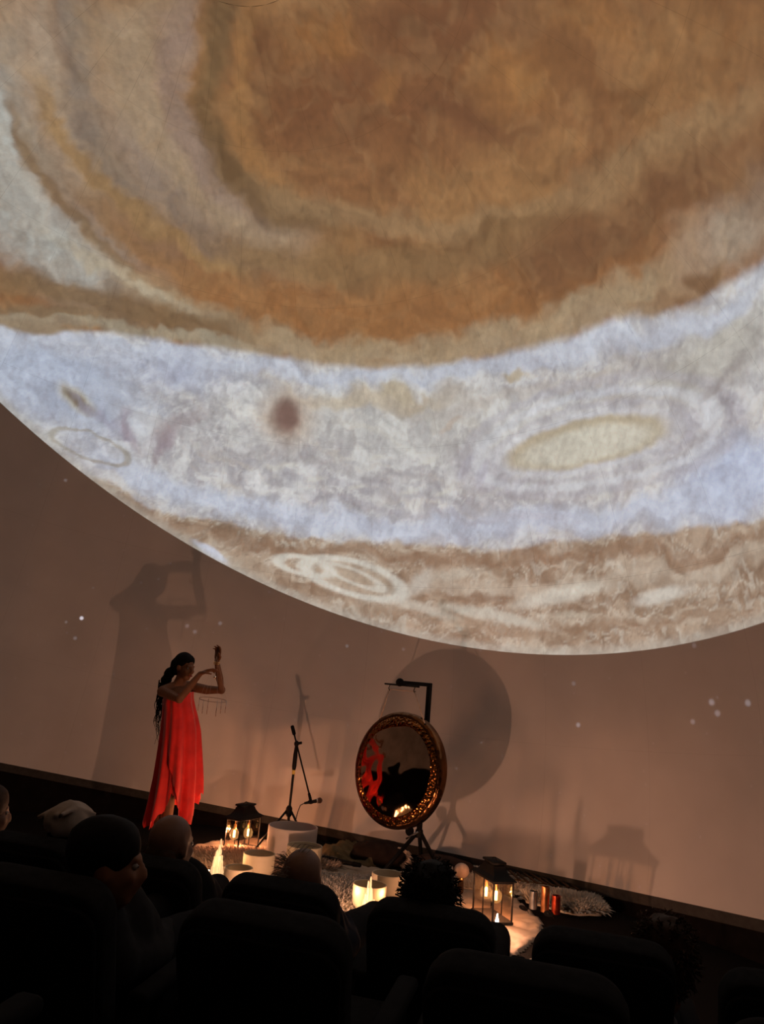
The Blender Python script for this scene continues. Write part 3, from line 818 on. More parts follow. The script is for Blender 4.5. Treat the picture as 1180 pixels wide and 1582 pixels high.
crystal((333, 1362), .30, .115, 'left glowing crystal tower next to the small yellow bowl', 3, CRYSTAL_W)
crystal((567, 1424), .28, .12, 'middle glowing crystal tower in front of two cream bowls', 9, CRYSTAL_W * 1.1, 1.0)

# small bright tea light by the right lantern
def tealight(px, label, flame_m, s=1.0, group=None):
    b = on_plane(*px); b.z = .022; r = empty('candle', b)
    prof = [(.001, 0), (.022, 0), (.024, .004), (.024, .058), (.021, .058), (.020, .052), (.001, .052)]
    mb = MB(); mb.lathe([(a * s, h * s) for a, h in prof], 24, b); mb.build('wax', CRYSTAL, r)
    fl = [(.0005, .060), (.005, .064), (.0085, .074), (.0075, .086), (.004, .100), (.0004, .118)]
    mb = MB(); mb.lathe([(a * s, h * s) for a, h in fl], 14, b); mb.build('flame', flame_m, r)
    mb = MB(); mb.tube([b + Vector((0, 0, .05 * s)), b + Vector((0, 0, .061 * s))], .0015, 6); mb.build('wick', BLACK_METAL, r)
    return tag(r, label, 'candle', group)
FLAME = glow_mat('flame', (1, .48, .28), 1250); FLAME_TALL = glow_mat('bright_flame', (1, .48, .28), 4250); FLAME_SMALL = glow_mat('small_flame', (1, .50, .25), 120)
tealight((766, 1454), 'bright candle burning at the near corner of the right lantern', FLAME, 1.15)
tealight((511, 1420), 'small candle peeping out right of the balding head', FLAME_SMALL, .8)
tealight((421, 1441), 'tall bright candle before the small yellow bowl, hidden by the seat backs', FLAME_TALL, 1.2)

# ------------------------------------------------------------------ lanterns
def lantern(corner, long_dir, short_dir, bulbs, bz, watts, label):
    L, Wd, HE, HT = .31, .15, .272, .375
    u = Vector((long_dir[0], long_dir[1], 0)).normalized(); v = Vector((short_dir[0], short_dir[1], 0)).normalized()
    c = Vector((corner[0], corner[1], 0)) + u * L / 2 + v * Wd / 2
    z0 = .012
    r = empty('lantern', c + Vector((0, 0, z0)))
    rot = Matrix((u, v if u.cross(v).z > 0 else -v, Vector((0, 0, 1)))).transposed()
    v = rot.col[1].copy()
    P = lambda a, b, z: c + u * a + v * b + Vector((0, 0, z + z0))
    mb = MB(); mb.box(P(0, 0, .009), (L + .012, Wd + .012, .018), .003, 1, rot); mb.build('base', BLACK_METAL, r)
    for a in (-1, 1):
        for b in (-1, 1):
            mb = MB(); mb.box(P(a * (L / 2 - .005), b * (Wd / 2 - .005), .135), (.0105, .0105, .24), .0015, 1, rot); mb.build('post', BLACK_METAL, r)
    for b in (-1, 1):
        mb = MB(); mb.box(P(0, b * (Wd / 2 - .004), .135), (.008, .007, .24), .001, 1, rot); mb.build('mullion', BLACK_METAL, r)
    mb = MB(); mb.box(P(0, 0, .258), (L + .002, Wd + .002, .014), .002, 1, rot); mb.build('top_frame', BLACK_METAL, r)
    # panes
    for b in (-1, 1):
        for a in (-1, 1):
            mb = MB(); mb.box(P(a * L * .245, b * (Wd / 2 - .0055), .135), (L * .46, .002, .228), 0, 1, rot); mb.build('pane', GLASS, r, smooth=False)
    for a in (-1, 1):
        mb = MB(); mb.box(P(a * (L / 2 - .0055), 0, .135), (.002, Wd * .86, .228), 0, 1, rot); mb.build('pane', GLASS, r, smooth=False)
    # hipped roof, waist and vent cap
    def loft(secs, name, m_, par):
        mb = MB(); q = []; f = []
        for (a, b, z) in secs: q += [P(-a, -b, z), P(a, -b, z), P(a, b, z), P(-a, b, z)]
        n = len(secs)
        for i in range(n - 1):
            for k in range(4): f.append((4 * i + k, 4 * i + (k + 1) % 4, 4 * i + 4 + (k + 1) % 4, 4 * i + 4 + k))
        f.append((3, 2, 1, 0)); f.append(tuple(4 * n - 4 + k for k in range(4)))
        mb.add(q, f); return mb.build(name, m_, par, sharp=25)
    roof = loft([(L / 2 + .014, Wd / 2 + .014, .264), (L / 2 + .014, Wd / 2 + .014, .270), (L * .40, Wd * .40, .292), (L * .31, Wd * .33, .318), (L * .265, Wd * .30, .336), (L * .255, Wd * .295, .345)], 'roof', BLACK_METAL, r)
    loft([(L * .235, Wd * .27, .340), (L * .235, Wd * .27, .358)], 'vent', BLACK_METAL, roof)
    loft([(L * .275, Wd * .32, .357), (L * .28, Wd * .33, .362), (L * .27, Wd * .32, .371)], 'cap', BLACK_METAL, roof)
    mb = MB(); mb.tube([P(-.035 + .07 * k / 8, 0, .371 + .016 * math.sin(PI * k / 8)) for k in range(9)], .0025, 6); mb.build('handle', BLACK_METAL, roof)
    for bxy in bulbs:
        Q = lambda z: Vector((bxy[0], bxy[1], z + bz - .148 + z0))
        bs = mb = MB(); mb.lathe([(.001, 0), (.012, 0), (.013, .02), (.011, .035), (.003, .042), (.003, .262 - .188 - bz + .148), (.001, .262 - .188 - bz + .148)], 16, Q(.188)); sk = mb.build('socket', BRASS, r)
        prof = []
        for k in range(15):
            t_ = k / 14; an = PI * t_
            rr = .040 * math.sin(an) ** .8 if t_ < .62 else .012 + (.040 * math.sin(PI * .62) ** .8 - .012) * (1 - (t_ - .62) / .38) ** 1.2
            prof.append((max(rr, .0006), -.045 * math.cos(an)))
        mb = MB(); mb.lathe(prof, 24, Q(.148)); bu = mb.build('bulb', BULB, r)
        mb = MB(); mb.lathe([(.001, -.032), (.0095, -.030), (.0105, .02), (.008, .028), (.001, .03)], 12, Q(.152)); mb.build('filament', FILAMENT, bu)
        lamp('bulb_light', Q(.150), watts, r, .012)
    return tag(r, label, 'lantern', 'black lanterns with two bulbs')
lantern((-.948, 6.834), (.44, .898), (-.898, .44), [(-1.005, 6.925), (-.902, 7.022)], .135, BULB_W * 1.2, 'black glass lantern behind the left crystal tower, near the woman in red')
lantern((.955, 5.487), (-.297, .955), (.955, .297), [(.940, 5.690), (.995, 5.610)], .152, BULB_W * .36, 'black glass lantern in front of the wooden slats, beside the candle')

# ------------------------------------------------------------------ metal cylinders, slats, small discs
def cyl(px, h, rad, m_, label):
    b = on_plane(*px); b.z = .035; r = empty('chime_cylinder', b)
    mb = MB(); mb.lathe([(.001, 0), (rad, 0), (rad, .003), (rad, h - .004), (rad, h)], 28, b); mb.lathe([(rad - .003, h), (rad - .003, .01)], 28, b)
    mb.build('tube', m_, r, sharp=50)
    mb = MB(); mb.lathe([(rad + .0012, h - .006), (rad + .0018, h - .003), (rad + .0012, h), (rad - .003, h)], 28, b); mb.build('rim', m_, r)
    mb = MB(); mb.lathe([(.001, h - .012), (rad - .003, h - .012)], 20, b); mb.build('top_disc', BLACK_METAL, r)
    return tag(r, label, 'cylinder', 'standing metal chime cylinders')
def foil(name, c, c2):
    m = mat(name, c, .28, .85, var=.5, scale=14)
    return m
cyl((823, 1412), .115, .029, foil('silver_blue_foil', (.34, .37, .41), 0), 'silver grey cylinder, leftmost of the three standing on the fleece')
cyl((841, 1417), .165, .029, foil('copper_foil', (.48, .22, .10), 0), 'tall copper cylinder between the silver and the red one')
cyl((858, 1420), .118, .030, foil('red_foil', (.58, .09, .045), 0), 'short red cylinder beside the white sheepskin')
# slatted wooden mat
p0 = on_plane(782, 1372); p1 = on_plane(880, 1386)
sd = (p1 - p0); sd.z = 0; sl = sd.length; sd.normalize(); sn = Vector((sd.y, -sd.x, 0))
c = (p0 + p1) / 2; c.z = .05
r = empty('slat_mat', c)
xd = (sd * .35 + sn * .94).normalized(); rot = Matrix((xd, Vector((-xd.y, xd.x, 0)), Vector((0, 0, 1)))).transposed()
for k in range(9):
    q = p0 + sd * (sl * k / 8) - sn * .0 + Vector((0, 0, .098 + .004 * math.sin(k * 2.1)))
    mb = MB(); mb.box(q, (.30, .020, .012), .003, 1, rot @ Matrix.Rotation(.05 * math.sin(k * 5), 3, 'Z')); mb.build('slat', WOOD_DARK, r)
for k in (-1, 1):
    q = (p0 + p1) / 2 + xd * .09 * k + Vector((0, 0, .088)); mb = MB()
    mb.tube([q - sd * sl * .52, q + sd * sl * .52], .005, 6); mb.build('cord', OLIVE, r)
tag(r, 'mat of dark wooden slats lying on white fleece behind the cylinders', 'slat mat')
def disc(px, rad, label, tilt, stem=False):
    b = on_plane(*px); b.z = .04; r = empty('cymbal', b)
    ax = Vector((tilt[0], tilt[1], 1)).normalized(); cc = b + Vector((0, 0, .022))
    mb = MB(); mb.lathe([(.001, .007), (rad * .3, .006), (rad * .4, .001), (rad, -.003), (rad, -.005), (rad * .4, -.001), (.001, .004)], 26, cc, ax); mb.build('plate', BLACK_METAL, r)
    mb = MB(); mb.tube([cc + ax * .007, cc + ax * .012 + Vector((.006, 0, 0)), cc + Vector((.02, -.01, -.012)), b + Vector((.03, -.03, -.002))], .002, 6); mb.build('strap', DARKBAG, r)
    return tag(r, label, 'cymbal', 'small dark hand cymbals on the cloth')
disc((808, 1417), .032, 'small dark cymbal on the cloth between lantern and silver cylinder', (.2, -.3))
disc((847, 1426), .034, 'small dark cymbal at the foot of the red cylinder', (-.1, -.35))

# ------------------------------------------------------------------ bags, blanket, rod and mallets at the back
def lump(name, px, Y, size, m_, label, cat, seed, rotz=0.0, sq=.6, fringe=False):
    p = at(px[0], px[1], Y); c = Vector((p.x, p.y, 0)); r = empty(name, c)
    b = bmesh.new(); bmesh.ops.create_icosphere(b, subdivisions=4, radius=1.0)
    R = Matrix.Rotation(rotz, 3, 'Z')
    for v_ in b.verts:
        q = v_.co.copy(); n_ = mnoise.noise(q * 1.7 + Vector((seed, 0, 0))) * .16 + mnoise.noise(q * 4.5 + Vector((0, seed, 0))) * .06
        q = q * (1 + n_)
        q = Vector((math.copysign(abs(q.x) ** .8, q.x), math.copysign(abs(q.y) ** .8, q.y), q.z))
        q = R @ Vector((q.x * size[0], q.y * size[1], 0)) + Vector((0, 0, max(q.z, -sq) * size[2] + sq * size[2] + .006))
        v_.co = q + c
    mb = MB(); mb.bm(b); mb.build('body', m_, r, sharp=None)
    if fringe:
        rnd = random.Random(seed); mb = MB()
        for k in range(46):
            t_ = k / 45; h = size[2] * (1 + sq) * (.12 + .75 * t_)
            e = c + R @ Vector((size[0] * .93 * math.sqrt(max(0, 1 - (2 * t_ - .95) ** 2 * .5)), -size[1] * .45 + rnd.uniform(-.03, .03), 0)); e.z = h
            d = R @ Vector((1, -.5, 0)) * rnd.uniform(.02, .06) + Vector((0, 0, rnd.uniform(-.04, .01)))
            mb.tube([e, e + d * .6 + Vector((0, 0, .008)), e + d], [.006, .006, .002], 5)
        tag(mb.build('fringe', FRINGE, r), kind='stuff')
    return tag(r, label, cat)
lump('cushion', (585, 1330), 7.0, (.26, .13, .115), DARKBAG, 'dark oval cushion with pale fringed end below the gong', 'cushion', 3, -.15, .55, True)
lump('bag', (686, 1342), 6.75, (.27, .14, .10), DARKBAG2, 'slumped brown bag behind the curly head, right of the fringed cushion', 'bag', 9, -.25, .5)
lump('folded_shawl', (738, 1345), 6.75, (.16, .10, .05), DARKBAG, 'dark folded shawl tapering right behind the mallets', 'shawl', 13, -.3, .5)
sheet('blanket', [(497, 1312), (540, 1303), (572, 1318), (590, 1338), (560, 1342), (520, 1336), (492, 1330)], OLIVE, .11, 4.0, 'crumpled olive brown blanket left of the fringed cushion', 'blanket', .02, .03, 3.0)
b0 = on_plane(499, 1337); b1 = on_plane(549, 1347); r = empty('mallet_stick', (b0 + b1) / 2)
U = (b1 - b0).normalized(); zz = Vector((0, 0, .055))
mb = MB(); mb.limb([b0 + zz, b0 + U * .05 + zz, b1 + zz], [.022, .024, .016]); mb.build('shaft', BLACK_METAL, r)
mb = MB(); mb.limb([b1 + zz - U * .02, b1 + zz + U * .03], [.020, .017]); mb.build('grip', SEATP, r)
tag(r, 'short black rod lying on the grey fleece', 'rod')
def mallet(px, Y, rad, lean, label):
    h = at(px[0], px[1], Y); b = Vector((h.x + lean[0], h.y + lean[1], .03)); r = empty('gong_mallet', b)
    ax = (h - b).normalized()
    mb = MB(); mb.ell(h, (rad, rad, rad * .92), seg=20, rings=12); mb.build('head', FELT, r)
    mb = MB(); mb.limb([b, b + ax * (h - b).length * .4, h - ax * rad * .9], [.024, .02, .014]); mb.build('handle', WOOD_DARK, r)
    mb = MB(); mb.lathe([(rad * .35, -.012), (rad * .42, 0), (rad * .35, .012)], 16, h - ax * rad * .95, ax); mb.build('collar', BRASS, r)
    return tag(r, label, 'mallet', 'round headed gong mallets')
mallet((713, 1345), 6.25, .058, (-.005, -.03), 'larger round pale mallet head standing left of the right lantern')
mallet((691, 1343), 6.40, .046, (0, -.02), 'smaller round mallet head peeping out beside the curly head')
# white cable on the floor
r = empty('floor_cable', on_plane(815, 1484)); mb = MB()
mb.tube([on_plane(812 + 4.5 * k, 1486 - 3.2 * math.sin(PI * k / 8)) + Vector((0, 0, .006)) for k in range(9)], .004, 6); mb.build('cable', FLEECE, r)
tag(r, 'short white cable curving on the floor beyond the cloth corner', 'cable')

# ------------------------------------------------------------------ gong and its stand
def metal_gong(name, c1, c2, rough, bump, bs):
    m = mat(name, c1, rough, 1.0, var=.3, scale=6)
    t = m.node_tree; b = t.nodes['Principled BSDF']
    tc = t.nodes.new('ShaderNodeTexCoord'); vo = t.nodes.new('ShaderNodeTexVoronoi'); vo.inputs['Scale'].default_value = bs
    t.links.new(tc.outputs['Object'], vo.inputs['Vector'])
    bp = t.nodes.new('ShaderNodeBump'); bp.inputs['Strength'].default_value = bump; bp.inputs['Distance'].default_value = .012
    t.links.new(vo.outputs['Distance'], bp.inputs['Height']); t.links.new(bp.outputs['Normal'], b.inputs['Normal'])
    return m
GONG_Y = 6.5
gc = at(609, 1188, GONG_Y); GR = .455
gn = Vector((-math.sin(math.radians(42)), -math.cos(math.radians(42)), 0.0)).normalized()
TILT = math.radians(5.0)     # hangs with its face turned a little upwards
gx = Vector((0, 0, 1)).cross(gn).normalized()          # to the viewer's right along the gong
if gx.x < 0: gx = -gx
GZ = (Vector((0, 0, 1)) * math.cos(TILT) - gn * math.sin(TILT)).normalized()
gn = (gn * math.cos(TILT) + Vector((0, 0, 1)) * math.sin(TILT)).normalized()
r = empty('gong', gc - GZ * GR)
GONG_FACE = metal_gong('polished_bronze', (.46, .31, .21), 0, .07, .03, 5)
GONG_HAM = metal_gong('hammered_bronze', (.24, .09, .025), 0, .14, .7, 40)
GONG_RIM = metal_gong('dark_bronze_rim', (.13, .055, .022), 0, .22, .4, 20)
# central plate: shallow irregular dome so its reflections wander
mb = MB(); v = []; f = []; NR, NA = 26, 72
Rp = GR * .79
for i in range(NR + 1):
    q = i / NR * Rp
    for k in range(NA):
        a = 2 * PI * k / NA
        x, y = math.cos(a) * q, math.sin(a) * q
        h = .026 * (1 - (q / Rp) ** 2) - .26 * max(0, y) ** 2 * (.6 + .4 * math.cos(3 * a + 1)) + .008 * mnoise.noise(Vector((x * 5, y * 5, 1.3))) + .004 * mnoise.noise(Vector((x * 11, y * 11, 4)))
        v.append(gc + gx * x + GZ * y + gn * (h if i else .026 + .008 * mnoise.noise(Vector((0, 0, 1.3))) + .004 * mnoise.noise(Vector((0, 0, 4)))))
for i in range(NR):
    for k in range(NA): f.append((i * NA + k, i * NA + (k + 1) % NA, (i + 1) * NA + (k + 1) % NA, (i + 1) * NA + k))
mb.add(v, f); mb.build('face', GONG_FACE, r, sharp=None)
# hammered band with dimples
mb = MB(); v = []; f = []; NR, NA = 12, 220; rnd = random.Random(4)
for i in range(NR + 1):
    q = Rp - .004 + (GR * .915 - Rp + .004) * i / NR
    for k in range(NA):
        a = 2 * PI * k / NA
        dim = 0 if i in (0, NR) else rnd.uniform(-.0022, .0022)
        v.append(gc + (gx * math.cos(a) + GZ * math.sin(a)) * q + gn * (-.004 - .012 * (i / NR) ** 2 + dim))
for i in range(NR):
    for k in range(NA): f.append((i * NA + k, i * NA + (k + 1) % NA, (i + 1) * NA + (k + 1) % NA, (i + 1) * NA + k))
mb.add(v, f); mb.lathe([(Rp - .004, -.004), (Rp - .003, -.075)], 96, gc, gn); mb.build('hammered_band', GONG_HAM, r, sharp=None)
mb = MB(); mb.lathe([(GR * .91, -.015), (GR * .935, -.014), (GR * .955, -.017), (GR * .985, -.024), (GR, -.04), (GR * .995, -.10), (GR * .985, -.10), (GR * .985, -.045), (GR * .94, -.022)], 120, gc, gn); mb.build('rim', GONG_RIM, r)
mb = MB(); mb.lathe([(.001, -.075), (Rp, -.075), (GR * .97, -.07)], 72, gc, gn); mb.build('back_plate', GONG_RIM, r)
# hanging cord: trapezoid from two eyelets to the hooks of the crossbar
hk_l = at(601, 1064, GONG_Y + .02); hk_r = at(644, 1068, GONG_Y - .0)
hook_y = 0
def on_gong(a, rr=.97, back=-.03):
    return gc + (gx * math.cos(a) + GZ * math.sin(a)) * GR * rr + gn * back
el = on_gong(math.radians(124)); er = on_gong(math.radians(58))
top = gc.z + GR * 1.0
bar_c = Vector((gc.x, gc.y, at(622, 1066, GONG_Y).z)) + gn * (-.03)
hl = bar_c - gx * .145; hr = bar_c + gx * .125
CORD = mat('pale_cord', (.42, .33, .27), .8)
for a, b in ((el, hl), (hl, hr), (hr, er)):
    mb = MB(); mb.tube([a, b], .0045, 7); mb.build('cord', CORD, r)
for p in (el, er):
    mb = MB(); mb.ell(p, .012, seg=8, rings=6); mb.build('eyelet', BLACK_METAL, r)
tag(r, 'large bronze gong with polished centre and hammered golden edge on stand', 'gong')
# stand: a single square post behind the gong, an arm over it, a crossbar with hooks
back = -gn; back.z = 0; back.normalize()
pb = gc + gx * .09 + back * .27; pb.z = 0
r = empty('gong_stand', pb)
ptop = bar_c.z + .062
def sq(a, b, s, name, par=r):
    d = Vector(b) - Vector(a); L = d.length; x, y, z = frame(d, Vector((gx.x, gx.y, .001)))
    rot = Matrix((x, y, z)).transposed(); mb = MB(); mb.box((Vector(a) + Vector(b)) / 2, (s, s, L), .003, 1, rot); return mb.build(name, STAND_BLACK, par)
P0 = pb + Vector((0, 0, .30))
post_top = pb + Vector((0, 0, ptop))
sq(P0, post_top + Vector((0, 0, .016)), .036, 'post')
arm_end = bar_c + Vector((0, 0, ptop - bar_c.z))
sq(post_top, arm_end - back * .02, .032, 'arm')
mb = MB(); mb.ell(arm_end - back * .045, (.034, .034, .034), seg=16, rings=10); mb.build('knob', SEATP, r)
cb = arm_end - Vector((0, 0, .022))
mb = MB(); mb.tube([cb - gx * .20, cb + gx * .17], .0075, 8); mb.build('crossbar', STAND_BLACK, r)
for s_, hh in ((-1, hl), (1, hr)):
    t_ = cb + gx * (.125 if s_ > 0 else -.145)
    mb = MB(); mb.tube([t_, t_ - Vector((0, 0, .012)), hh + gn * .012 + Vector((0, 0, .006)), hh - Vector((0, 0, .010)), hh - gn * .012 + Vector((0, 0, .004))], .004, 6); mb.build('hook', STAND_BLACK, r)
for k in range(3):
    a = math.radians(90 + 120 * k) + math.atan2(gn.y, gn.x)
    d = Vector((math.cos(a), math.sin(a), 0))
    lg = sq(pb + Vector((0, 0, .34)) + d * .015, pb + d * .30 + Vector((0, 0, .022)), .026, 'leg')
    mb = MB(); mb.ell(pb + d * .30 + Vector((0, 0, .018)), (.026, .026, .018), seg=10, rings=6); mb.build('foot', SEATP, lg)
mb = MB(); mb.lathe([(.03, -.03), (.034, 0), (.03, .03)], 16, pb + Vector((0, 0, .33))); mb.build('collar', STAND_BLACK, r)
kn = pb + Vector((0, 0, .335)) - gx * .075 + gn * .03
mb = MB(); mb.lathe([(.001, .012), (.036, .012), (.04, 0), (.036, -.012), (.001, -.012)], 20, kn, gn); mb.build('clamp_knob', SEATP, r)
mb = MB(); mb.tube([kn + gn * .02 - GZ * .06 - gx * .01, pb + gn * .04 + Vector((0, 0, .345)) + gx * .02], .008, 8); mb.build('brace', CHROME, r)
tag(r, 'black single post stand with arm over the bronze gong', 'gong stand')

# ------------------------------------------------------------------ microphone stand with folded boom, microphone, cable
MY = 7.0
hub = at(447, 1246, MY); clutch = at(459, 1149, MY); topp = at(457, 1128, MY)
base = Vector((hub.x, hub.y, 0))
r = empty('microphone_stand', base)
cl = Vector((hub.x + .005, hub.y, clutch.z))
mb = MB(); mb.tube([Vector((hub.x, hub.y, .12)), cl - Vector((0, 0, .17))], .011, 10); mb.build('pole', STAND_BLACK, r)
mb = MB(); mb.tube([cl - Vector((0, 0, .22)), cl - Vector((0, 0, .19)), cl - Vector((0, 0, .10)), cl - Vector((0, 0, .02))], [.014, .019, .019, .013], 12); mb.build('height_clutch', STAND_BLACK, r)
mb = MB(); mb.tube([cl - Vector((0, 0, .255)), cl - Vector((0, 0, .215))], .0135, 12); mb.build('tape_band', mat('yellow_tape', (.65, .45, .10), .6), r)
bend = at(478, 1229, MY - .02); tip = at(456, 1129, MY + .0)
bd = (bend - cl).normalized()
mb = MB(); mb.tube([cl - bd * .10, bend], .0075, 8); mb.build('boom', STAND_BLACK, r)
mb = MB(); mb.tube([cl - bd * .16, cl - bd * .15, cl - bd * .085, cl - bd * .075], [.011, .016, .016, .010], 10); mb.build('counterweight', SEATP, r)
mb = MB(); mb.ell(cl, (.022, .022, .026), seg=12, rings=8); mb.tube([cl, cl + Vector((.045, -.01, .012))], .012, 8); mb.build('boom_clamp', STAND_BLACK, r)
for k in range(3):
    a = math.radians(90 + 120 * k); d = Vector((math.cos(a), math.sin(a), 0))
    h0 = Vector((hub.x, hub.y, .36)) + d * .02
    mb = MB(); mb.tube([h0, Vector((hub.x, hub.y, 0)) + d * .31 + Vector((0, 0, .014))], .0095, 8); lg = mb.build('leg', STAND_BLACK, r)
    mb = MB(); mb.ell(Vector((hub.x, hub.y, .014)) + d * .315, (.016, .016, .013), seg=10, rings=6); mb.build('foot', SEATP, lg)
    mb = MB(); mb.tube([Vector((hub.x, hub.y, .17)) + d * .01, Vector((hub.x, hub.y, .2)) + d * .14], .005, 6); mb.build('strut', STAND_BLACK, r)
mb = MB(); mb.tube([Vector((hub.x, hub.y, .40)), Vector((hub.x, hub.y, .38)), Vector((hub.x, hub.y, .33)), Vector((hub.x, hub.y, .31))], [.014, .027, .03, .02], 12); mb.build('hub', STAND_BLACK, r)
tag(r, 'black microphone stand with boom folded down, yellow tape on pole', 'microphone stand')
m0 = at(470, 1241, MY - .03); m1 = at(489, 1237.5, MY - .03); md = (m1 - m0).normalized()
r = empty('microphone', m0)
mb = MB(); mb.tube([m0, m0 + md * .02, m1 - md * .015, m1], [.009, .011, .015, .017], 12); mb.build('body', STAND_BLACK, r)
mb = MB(); mb.lathe([(.017, 0), (.021, .004), (.021, .010), (.018, .014)], 16, m1, md); mb.build('ring', CHROME, r)
mb = MB(); mb.ell(m1 + md * .026, .024, seg=16, rings=10); mb.build('grille', mat('mic_grille', (.10, .06, .045), .5, .6, bump=.6, bscale=900), r)
mb = MB(); mb.tube([bend - bd * .02, bend + bd * .02, (m0 + m1) / 2 + Vector((0, 0, .012))], [.011, .013, .013], 10); mb.ell((m0 + m1) / 2, (.026, .017, .017), seg=10, rings=8); mb.build('clip', SEATP, r)
c0 = m0; pts = [c0, at(464, 1244, MY - .03), at(460, 1254, MY - .02), at(457, 1266, MY), at(456, 1285, MY), at(458, 1312, MY)]
pts[-1].z = .03
mb = MB(); mb.tube(pts, .0042, 6); mb.build('cable', SEATP, r)
tag(r, 'black microphone clipped to the hanging boom, its round head to the right', 'microphone')

# ------------------------------------------------------------------ theatre seats
RYAW = math.atan2(ROWD.y, ROWD.x)
def make_seat():
    """local frame: x along the row, +y towards the stage, origin on the floor under the top of the backrest"""
    r = empty('theatre_seat', (0, 0, 0))
    # reclined backrest: rounded slab, outline in x / up, thickness in y
    def slab(w, h, rc, th, name, m_, z0, y0, tilt, par, puff=.0):
        out = []
        for k in range(9): a = PI / 2 * k / 8; out.append((w / 2 - rc + rc * math.cos(a), h - rc + rc * math.sin(a)))
        for k in range(9): a = PI / 2 + PI / 2 * k / 8; out.append((-w / 2 + rc + rc * math.cos(a), h - rc + rc * math.sin(a)))
        out += [(-w / 2 + .012, 0), (w / 2 - .012, 0)]
        n = len(out); v = []; f = []
        cy = sum(p[1] for p in out) / n
        prof = [(-.5, .93, 0), (-.44, .975, 0), (-.25, 1.0, 0), (.25, 1.0, 0), (.44, .975, 0), (.5, .93, 0)]
        for (t_, s_, _) in prof:
            for (x, z) in out: v.append((x * s_, t_ * th, cy + (z - cy) * (1 - (1 - s_) * .8)))
        for i in range(len(prof) - 1):
            for k in range(n): f.append((i * n + k, i * n + (k + 1) % n, (i + 1) * n + (k + 1) % n, (i + 1) * n + k))
        b0 = len(v)
        v.append((0, -.5 * th - puff, cy)); v.append((0, .5 * th + puff, cy))
        for k in range(n): f.append((k, (k + 1) % n, b0)); f.append(((len(prof) - 1) * n + (k + 1) % n, (len(prof) - 1) * n + k, b0 + 1))
        M = Matrix.Translation((0, y0, z0)) @ Matrix.Rotation(tilt, 4, 'X')
        mb = MB(); mb.add([M @ Vector(p) for p in v], f); return mb.build(name, m_, par, sharp=60)
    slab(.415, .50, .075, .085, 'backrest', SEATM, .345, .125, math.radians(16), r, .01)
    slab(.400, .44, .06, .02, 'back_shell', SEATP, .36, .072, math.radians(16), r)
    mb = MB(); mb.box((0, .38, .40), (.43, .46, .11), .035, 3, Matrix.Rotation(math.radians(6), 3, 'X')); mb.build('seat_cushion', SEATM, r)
    for s_ in (-1, 1):
        mb = MB(); mb.box((s_ * .245, .31, .555), (.06, .38, .035), .015, 3, Matrix.Rotation(math.radians(4), 3, 'X')); a = mb.build('armrest', SEATP, r)
        mb = MB(); mb.box((s_ * .245, .32, .272), (.035, .20, .54), .008, 1); mb.build('arm_support', SEATP, a)
    mb = MB(); mb.box((0, .33, .175), (.30, .20, .345), .01, 1); mb.build('pedestal', SEATP, r)
    return r
seat0 = make_seat(); used = [False]
def seat(x, y, z, label, yaw=0.0, group='dark theatre seats in rows'):
    o = seat0 if not used[0] else copy_tree(seat0); used[0] = True
    o.location = (x, y, z); o.rotation_euler = (0, 0, RYAW + yaw)
    tag(o, label, 'seat', group)
    return o
ROWA = [(-1.72, 3.30), (-1.22, 3.14), (-.73, 2.985), (-.23, 2.83), (.27, 2.68), (.775, 2.52), (1.245, 2.28)]
LA = ['dark seat at the left edge behind the person turned in profile', 'dark seat holding the person in the white headscarf', 'dark seat holding the bald headed person',
      'dark seat holding the balding person with wispy hair', 'dark seat holding the person with dark curly hair', 'dark seat left of the person with the gold lit hair, beyond the cloth corner',
      'dark seat at the right edge with a bright left side']
for (x, y), l in zip(ROWA, LA): seat(x, y, 0.0, l)
ROWB = [(-1.36, 2.27), (-.775, 2.095), (-.185, 1.945), (.375, 1.735), (.90, 1.50)]
LB = ['nearer dark seat far out at the left edge', 'nearer dark seat of the large dark head in profile', 'nearer wide dark seat back directly before the balding person', 'nearer dark seat back, bottom centre right, before the curly head', 'nearer dark seat low in the bottom right corner']
for (x, y), l in zip(ROWB, LB): seat(x, y, .15, l)
seat(-.92, 1.13, .345, 'nearest dark seat, its blurred top edge at the bottom left corner')
# tiers under the rows
tc_ = Vector((0, 0, 0))
dB = Vector((-.185, 1.945, 0)).dot(ROWN); dC = Vector((-.38, .97, 0)).dot(ROWN)
tier(tc_, -2.2, dB + .62, .15, 3.6)
tier(tc_, -2.2, dC + .55, .345, 3.4)
tier(tc_, -2.2, .12, .52, 3.2)

# ------------------------------------------------------------------ people
def remesh(mb, name, m_, parent, voxel, smooth_it=4):
    me = bpy.data.meshes.new(name + '_raw'); me.from_pydata([tuple(p) for p in mb.v], [], mb.f)
    b = bmesh.new(); b.from_mesh(me); bmesh.ops.recalc_face_normals(b, faces=b.faces[:]); b.to_mesh(me); b.free()
    o = bpy.data.objects.new(name + '_raw', me); col.objects.link(o)
    md = o.modifiers.new('r', 'REMESH'); md.mode = 'VOXEL'; md.voxel_size = voxel; md.use_smooth_shade = True
    if smooth_it:
        ms = o.modifiers.new('s', 'SMOOTH'); ms.factor = .5; ms.iterations = smooth_it
    dg = bpy.context.evaluated_depsgraph_get(); dg.update()
    nm = bpy.data.meshes.new_from_object(o.evaluated_get(dg)); nm.name = name
    bpy.data.objects.remove(o); bpy.data.meshes.remove(me)
    q = parent
    while q is not None and q not in ORIGIN: q = q.parent
    if q is not None:
        nm.transform(Matrix.Translation(-ORIGIN[q]))
    return link_mesh(name, nm, m_, parent, True)
